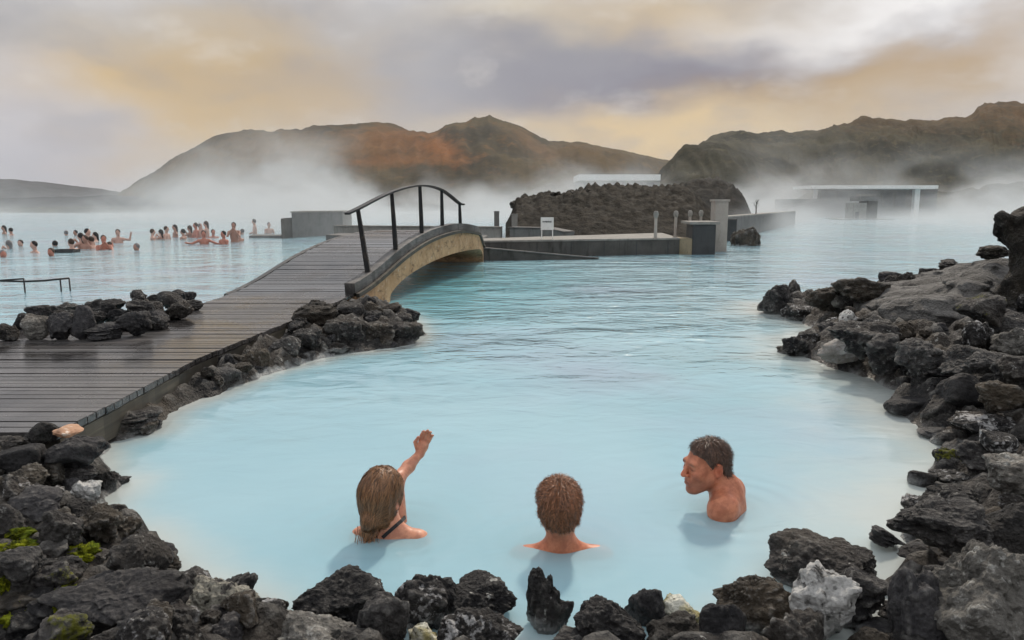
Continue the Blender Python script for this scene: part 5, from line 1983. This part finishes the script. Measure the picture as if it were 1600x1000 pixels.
# ramp going down into the water along the quay
mb = MB()
ra, rb = np.array([-0.95, 19.5]), np.array([2.35, 20.0])
mb.hexa([(ra[0], ra[1], -0.4), (rb[0], rb[1], -0.4), (rb[0], rb[1] + 0.55, -0.4), (ra[0], ra[1] + 0.72, -0.4),
         (ra[0], ra[1], 0.34), (rb[0], rb[1], 0.02), (rb[0], rb[1] + 0.55, 0.02), (ra[0], ra[1] + 0.72, 0.34)])
child(mb, 'ramp', M['quay'], qe, bevel=0.01)
mb = MB()
mb.bar([(ra[0], ra[1] + 0.02, 0.355), (rb[0], rb[1] + 0.02, 0.035)], 0.10, 0.03)
child(mb, 'ramp_edge', M['wallgrey'], qe)
# end block of the quay
eb = empty('quay_cabin', (float(B_[0]) + 0.5, float(B_[1]), 0), 'small dark concrete block with a slab roof at the quay end', 'hut')
C1, C2 = at(1081, 398), at(1117, 397.5)
mb = MB()
slabz(mb, [B_ + (0.004, 0.02), C1[:2] - (0.004, 0.0), C1[:2] + (0.1, 1.0), B_ + (0.1, 1.1)], -0.4, 0.47)
child(mb, 'side_block', M['ochre'], eb, bevel=0.01)
mb = MB()
slabz(mb, [C1[:2], C2[:2], C2[:2] + (0.12, 1.3), C1[:2] + (0.12, 1.3)], -0.4, 0.88)
child(mb, 'wall', M['dark'], eb, bevel=0.012)
mb = MB()
slabz(mb, [C1[:2] + (-0.10, -0.06), C2[:2] + (0.10, -0.06), C2[:2] + (0.25, 1.5), C1[:2] + (-0.02, 1.5)], 0.884, 0.965)
child(mb, 'roof', M['quaytop'], eb, bevel=0.01)
pa = aty(1124, 395, 23.4)
mb = MB()
mb.box((pa[0], 23.6, 0.55), (0.42, 0.5, 2.0))
mb.box((pa[0], 23.6, 1.59), (0.50, 0.58, 0.075))
tag(mb.build('pillar', M['pillar'], bevel=0.012), 'warm grey concrete pillar standing behind the dark quay block', 'pillar')
# flat walkway between bridge and quay
mb = MB()
slabz(mb, [(-3.1, 20.3), (-1.08, 20.42), (-0.9, 27.5), (-6.9, 29.5), (-7.0, 27.8), (-3.4, 25.0)], -0.4, 0.335)
tag(mb.build('walkway', M['wallgrey'], bevel=0.015), 'flat grey concrete walkway between bridge and quay', 'walkway', None, 'structure')
mb = MB()
mb.bar([(-7.2, 30.2, 0.26), (-0.4, 28.6, 0.26)], 0.25, 0.62)
mb.bar([(-7.2, 30.2, 0.60), (-0.4, 28.6, 0.60)], 0.34, 0.05)
tag(mb.build('low_wall', M['quaytop'], bevel=0.01), 'low grey wall with pale top behind the flat walkway', 'wall')
mb = MB()
mb.bar([(0.05, 26.0, 0.35), (1.3, 25.2, 0.35), (1.9, 24.6, 0.25)], 0.5, 0.62)
mb.bar([(0.0, 25.98, 0.68), (1.3, 25.18, 0.68), (1.9, 24.55, 0.575)], 0.55, 0.03)
tag(mb.build('low_wall', M['wallgrey'], bevel=0.01), 'short sloping wall beside the white sign board', 'wall')
mb = MB()
p_ = aty(804, 352, 27.0)
mb.box((p_[0], 27.0, 0.62), (0.22, 0.25, 0.95))
mb.box((p_[0], 27.0, 1.11), (0.26, 0.29, 0.03))
tag(mb.build('gate_post', M['quaytop'], bevel=0.01), 'short pale square post at the end of the low wall', 'post')
mb = MB()
p_ = aty(776, 330, 29.5)
mb.box((p_[0], 29.5, 0.72), (0.20, 0.2, 0.9))
mb.box((p_[0], 29.5, 1.185), (0.24, 0.24, 0.03))
tag(mb.build('gate_post', M['wallgrey'], bevel=0.01), 'grey square post standing on the low wall before the mound', 'post')
# sign board
ys_ = 21.3
sg = empty('sign_board', (float(aty(855, 375, ys_)[0]), ys_, 0.485), 'white sign board with a dark line of text on two thin legs', 'sign')
mb = MB()
c_ = aty(855, 349.5, ys_)
mb.box(c_, (0.37, 0.035, 0.36))
bd = child(mb, 'board', M['panel'], sg, bevel=0.006)
mb = MB()
rr = random.Random(3)
x = -0.135
while x < 0.125:
    wv = rr.uniform(0.012, 0.03)
    mb.box(c_ + np.array([x + wv / 2, -0.0195, 0.055 + rr.uniform(-0.003, 0.003)]), (wv, 0.003, rr.uniform(0.035, 0.052)))
    x += wv + 0.008
t_ = mb.build('lettering', M['dark'], bd)
for px in (846.5, 863.5):
    b_ = aty(px, 360, ys_)
    mb = MB()
    mb.box((b_[0], ys_ + 0.004, (0.486 + c_[2] - 0.184) / 2), (0.028, 0.028, c_[2] - 0.184 - 0.486))
    child(mb, 'leg', M['panel'], sg)
# four pale bollard lights along the quay
for i, (px, yb_, h_) in enumerate(((1024, 21.6, 0.80), (1055, 22.6, 0.80), (1077, 23.6, 0.80), (1094, 24.15, 0.80))):
    b_ = aty(px, 372, yb_)
    bo = empty('bollard_light', (b_[0], yb_, 0.486), ('pale bollard light nearest the open water on the quay', 'pale bollard light second along the quay', 'pale bollard light third along the quay', 'pale bollard light last along the quay by the pillar')[i], 'bollard', 'bollard lights along the quay')
    mb = MB()
    mb.tube([(0, 0, 0.0), (0, 0, 0.03), (0, 0, 0.031), (0, 0, h_ - 0.16)], [0.08, 0.08, 0.048, 0.042], 14)
    o = mb.build('post', M['pillar'], bo, smooth=False)
    mb = MB()
    mb.tube([(0, 0, h_ - 0.2), (0, 0, h_ - 0.17), (0, 0, h_ - 0.08), (0, 0, h_ - 0.03), (0, 0, h_)], [0.045, 0.065, 0.075, 0.062, 0.03], 14)
    mb.build('lamp_head', M['quaytop'], bo, smooth=False)

# ------------------------------------------------------------------ concrete block and platform in the lagoon
y_ = float(at(487, 373)[1])
ch = empty('concrete_block', (float(at(487, 373)[0]), y_, 0), 'grey concrete block building standing in the steaming lagoon', 'building')
mb = MB()
a_, b_ = at(457, 371), at(536, 367)
slabz(mb, [a_[:2], b_[:2] + (0, 0), b_[:2] + (-0.2, 3.0), a_[:2] + (-0.3, 3.0)], -0.4, 1.08)
child(mb, 'wall', M['wallgrey'], ch, bevel=0.015)
mb = MB()
slabz(mb, [a_[:2] + (-0.04, -0.04), b_[:2] + (0.04, -0.04), b_[:2] + (-0.2, 3.05), a_[:2] + (-0.34, 3.05)], 1.084, 1.15)
child(mb, 'roof', M['quaytop'], ch, bevel=0.01)
mb = MB()
c_ = at(440, 373)
slabz(mb, [c_[:2], a_[:2] + (-0.01, -0.05), a_[:2] + (-0.25, 1.6), c_[:2] + (-0.25, 1.6)], -0.4, 0.86)
child(mb, 'annex', M['quay'], ch, bevel=0.012)
p0, p1 = at(389, 371.5), at(439, 371.5)
mb = MB()
slabz(mb, [p0[:2], p1[:2], p1[:2] + (-0.3, 1.5), p0[:2] + (-0.3, 1.5)], -0.3, 0.085)
tag(mb.build('platform', M['wallgrey'], bevel=0.01), 'low platform at water level beside the concrete block', 'platform')

# ------------------------------------------------------------------ far buildings
def block(px0, px1, pyb, pyt, D, depth, mat, name, parent, bevel=0.02):
    a, b = aty(px0, pyb, D), aty(px1, pyb, D)
    zt = aty(px0, pyt, D)[2]
    zb_ = min(a[2], 0.0) - 0.4 if pyb > 330 else a[2]
    mb = MB()
    mb.box(((a[0] + b[0]) / 2, D + depth / 2, (zt + zb_) / 2), (b[0] - a[0], depth, zt - zb_))
    return child(mb, name, mat, parent, bevel=bevel)


D = 118
hb = empty('lodge', (float(aty(968, 318, D)[0]), D, 0), 'long pale building with a flat white roof band above the lava mound', 'building')
block(906, 1030, 320, 282.5, D, 9, M['quaytop'], 'wall', hb)
o = block(904, 1032, 282, 272.5, D - 0.5, 10, M['panel'], 'roof', hb)
for k, px in enumerate((918, 938, 958, 978, 998, 1016)):
    block(px - 6, px + 6, 296, 285, D - 0.06, 0.05, M['glass'], 'window', hb, 0)
D = 84
bh = empty('bathhouse', (float(aty(1350, 330, D)[0]), D, 0), 'long low bathhouse with a thin white flat roof in the steam', 'building')
block(1240, 1330, 338, 311, D - 3, 6, M['quay'], 'wall', bh)
block(1280, 1462, 336, 296, D + 2.6, 0.8, M['quay'], 'rear_wall', bh)
block(1268, 1466, 295, 289.5, D - 2, 5.5, M['panel'], 'roof', bh)
block(1427, 1435, 336, 295.5, D - 0.8, 0.6, M['panel'], 'column', bh)
block(1272, 1277, 311, 295.5, D - 0.8, 0.4, M['panel'], 'column', bh)
for px in (1296, 1316, 1386, 1406, 1450):
    block(px - 8, px + 8, 324, 301, D + 2.55, 0.04, M['glass'], 'window', bh, 0)
D = 70
kh = empty('kiosk', (float(aty(1350, 340, D)[0]), D, 0), 'small kiosk with a pale front and dark side on a floating deck', 'kiosk')
block(1333, 1353, 341, 317, D, 1.8, M['quaytop'], 'wall', kh)
block(1353.3, 1370, 341, 314, D + 0.1, 1.7, M['quay'], 'side_wall', kh)
block(1344, 1372, 313.6, 307, D - 0.2, 2.2, M['wallgrey'], 'roof', kh)
block(1345, 1368, 306.5, 303, D + 0.3, 1.0, M['quaytop'], 'roof_box', kh)
block(1336, 1341.5, 341, 331, D - 0.05, 0.04, M['dark'], 'door', kh, 0)
mb = MB()
a_, b_ = aty(1312, 343, D - 0.6), aty(1397, 341, D - 0.6)
mb.box(((a_[0] + b_[0]) / 2, D + 0.9, 0.0), (b_[0] - a_[0], 3.2, 0.14))
child(mb, 'deck', M['dark'], kh)
# low wall running back from the pillar
mb = MB()
w0, w1 = at(1131, 376), at(1242, 350)
h0 = aty(1133, 341, w0[1])[2]
h1 = aty(1242, 331, w1[1])[2]
mb.hexa([(w0[0], w0[1], -0.4), (w1[0], w1[1], -0.4), (w1[0] - 0.3, w1[1] + 0.6, -0.4), (w0[0] - 0.3, w0[1] + 0.6, -0.4),
         (w0[0], w0[1], h0), (w1[0], w1[1], h1), (w1[0] - 0.3, w1[1] + 0.6, h1), (w0[0] - 0.3, w0[1] + 0.6, h0)])
lw = mb.build('low_wall', M['wallgrey'], bevel=0.015)
tag(lw, 'low concrete wall with pale coping behind the lone rock', 'wall')
mb = MB()
mb.hexa([(w0[0] - 0.05, w0[1] - 0.05, h0 + 0.003), (w1[0], w1[1] - 0.05, h1 + 0.003), (w1[0] - 0.3, w1[1] + 0.65, h1 + 0.003), (w0[0] - 0.35, w0[1] + 0.65, h0 + 0.003),
         (w0[0] - 0.05, w0[1] - 0.05, h0 + 0.06), (w1[0], w1[1] - 0.05, h1 + 0.06), (w1[0] - 0.3, w1[1] + 0.65, h1 + 0.06), (w0[0] - 0.35, w0[1] + 0.65, h0 + 0.06)])
mb.build('coping', M['quaytop'], lw)
mb = MB()
mb.box((float(w0[0]) + 0.22, float(w0[1]) - 0.12, 0.25), (0.42, 0.2, 1.25))
mb.build('end_panel', M['dark'], lw)
# bare sapling behind the low wall
D = float(w0[1]) + 9
bb = aty(1181, 333, D)
mb = MB()
rt = random.Random(5)
mb.tube([(bb[0], D, bb[2] - 0.4), (bb[0] + 0.01, D, bb[2] + 0.25), (bb[0] - 0.01, D, bb[2] + 0.62)], [0.035, 0.028, 0.010], 6)
st = empty('bare_sapling', (bb[0], D, bb[2]), 'thin bare sapling behind the low wall', 'tree')
child(mb, 'trunk', M['beam'], st)
mb = MB()
for k in range(16):
    z0_ = bb[2] + rt.uniform(0.2, 0.55)
    an = rt.uniform(0, 6.28)
    L = rt.uniform(0.10, 0.24)
    p1 = np.array([bb[0], D, z0_])
    p2 = p1 + np.array([math.cos(an) * L * 0.7, math.sin(an) * L * 0.7, L * 0.8])
    p3 = p2 + np.array([rt.uniform(-0.07, 0.07), rt.uniform(-0.07, 0.07), 0.09])
    mb.tube([p1, p2, p3], [0.010, 0.007, 0.003], 5)
child(mb, 'crown', M['beam'], st)

# ------------------------------------------------------------------ haze and steam
def volbox(name, lo, hi, mat, label):
    mb = MB()
    lo, hi = np.array(lo, float), np.array(hi, float)
    mb.box((lo + hi) / 2, hi - lo)
    o = mb.build(name, mat)
    o.visible_shadow = True
    return tag(o, label, 'haze' if name == 'haze' else 'steam', None, 'stuff')


m, n = newmat('haze_air')
pv = n.node('ShaderNodeVolumePrincipled')
pv.inputs['Color'].default_value = (0.86, 0.87, 0.90, 1)
pv.inputs['Density'].default_value = 0.00011
pv.inputs['Anisotropy'].default_value = 0.2
n.out(None, pv.outputs[0])
volbox('haze', (-1950, -320, -1.9), (1950, 1760, 175), m, 'thin pale haze over the whole lagoon and the hills')


def steam(name, lo, hi, amount, hfall, y0_, y1_, scale, thr, label, zbase=0.0, xf=None, seed=0.0, rate=0.35):
    m, n = newmat(name + '_vapour')
    p = n.pos()
    x, y, z = n.xyz(p)
    q = n.comb(n.math('MULTIPLY_ADD', x, scale, seed), n.math('MULTIPLY', y, scale * 0.7), n.math('MULTIPLY', z, scale * 1.5))
    ns = n.noise(q, 1.0, 5.0, 0.62, 0.6)
    nb_ = n.noise(n.comb(n.math('MULTIPLY_ADD', x, scale * 0.42, seed), n.math('MULTIPLY', y, scale * 0.30), n.math('MULTIPLY', z, scale * 0.35)), 1.0, 2.0, 0.5)
    hh = n.math('MULTIPLY', hfall, n.lin(nb_, 0.36, 0.64, 0.15, 2.9))
    lean = n.math('MULTIPLY_ADD', n.math('SUBTRACT', ns, 0.5), -5.0, n.math('SUBTRACT', z, zbase))
    fall = n.ss(lean, hh, n.math('MULTIPLY', hh, -0.25))
    low = n.math('MULTIPLY', n.ss(z, 1.5, 0.0), 0.26)
    top = n.ss(z, hi[2], hi[2] * 0.6)
    d = n.math('MULTIPLY', fall, n.math('MULTIPLY_ADD', n.ss(ns, thr - 0.07, thr + 0.13), 1.0, low))
    d = n.math('MULTIPLY', d, n.math('MULTIPLY', n.ss(y, y0_, y1_), top))
    d = n.math('MULTIPLY', d, n.ss(y, hi[1], hi[1] - 14.0))
    if xf:
        for (c_, w_, k_) in xf:      # thinner (k<0) or thicker (k>0) stretches of the shore
            t = n.math('DIVIDE', n.math('SUBTRACT', n.math('DIVIDE', x, n.math('MAXIMUM', y, 5.0)), c_), w_)
            g = n.math('EXPONENT', n.math('MULTIPLY', n.math('MULTIPLY', t, t), -1.0))
            if k_ < -0.9:            # only the air in front of the mound is clear
                g = n.math('MULTIPLY', g, n.ss(y, 58.0, 40.0))
            d = n.math('MULTIPLY', d, n.math('MAXIMUM', n.math('MULTIPLY_ADD', g, k_, 1.0), 0.0))
    d = n.math('MULTIPLY', d, amount)
    pv = n.node('ShaderNodeVolumePrincipled')
    pv.inputs['Color'].default_value = (0.80, 0.80, 0.80, 1)
    pv.inputs['Anisotropy'].default_value = 0.0
    n.put(pv.inputs['Density'], d)
    n.out(None, pv.outputs[0])
    try:
        m.cycles.volume_step_rate = rate
    except Exception:
        m.volume_step_rate = rate
    return volbox(name, lo, hi, m, label)


STEAM = [
    ('steam', (-95, 20, 0.02), (95, 138, 18.0), 0.115, 3.7, 20.0, 64.0, 0.12, 0.50, 'white steam drifting over the far lagoon',
     0.0, [(0.13, 0.20, -0.97), (-0.28, 0.14, 0.6), (-0.62, 0.19, -0.88), (0.47, 0.07, -0.35), (0.36, 0.05, 1.2), (0.68, 0.12, 1.0)], 3.0, 0.4),
]
for a in STEAM:
    steam(*a)
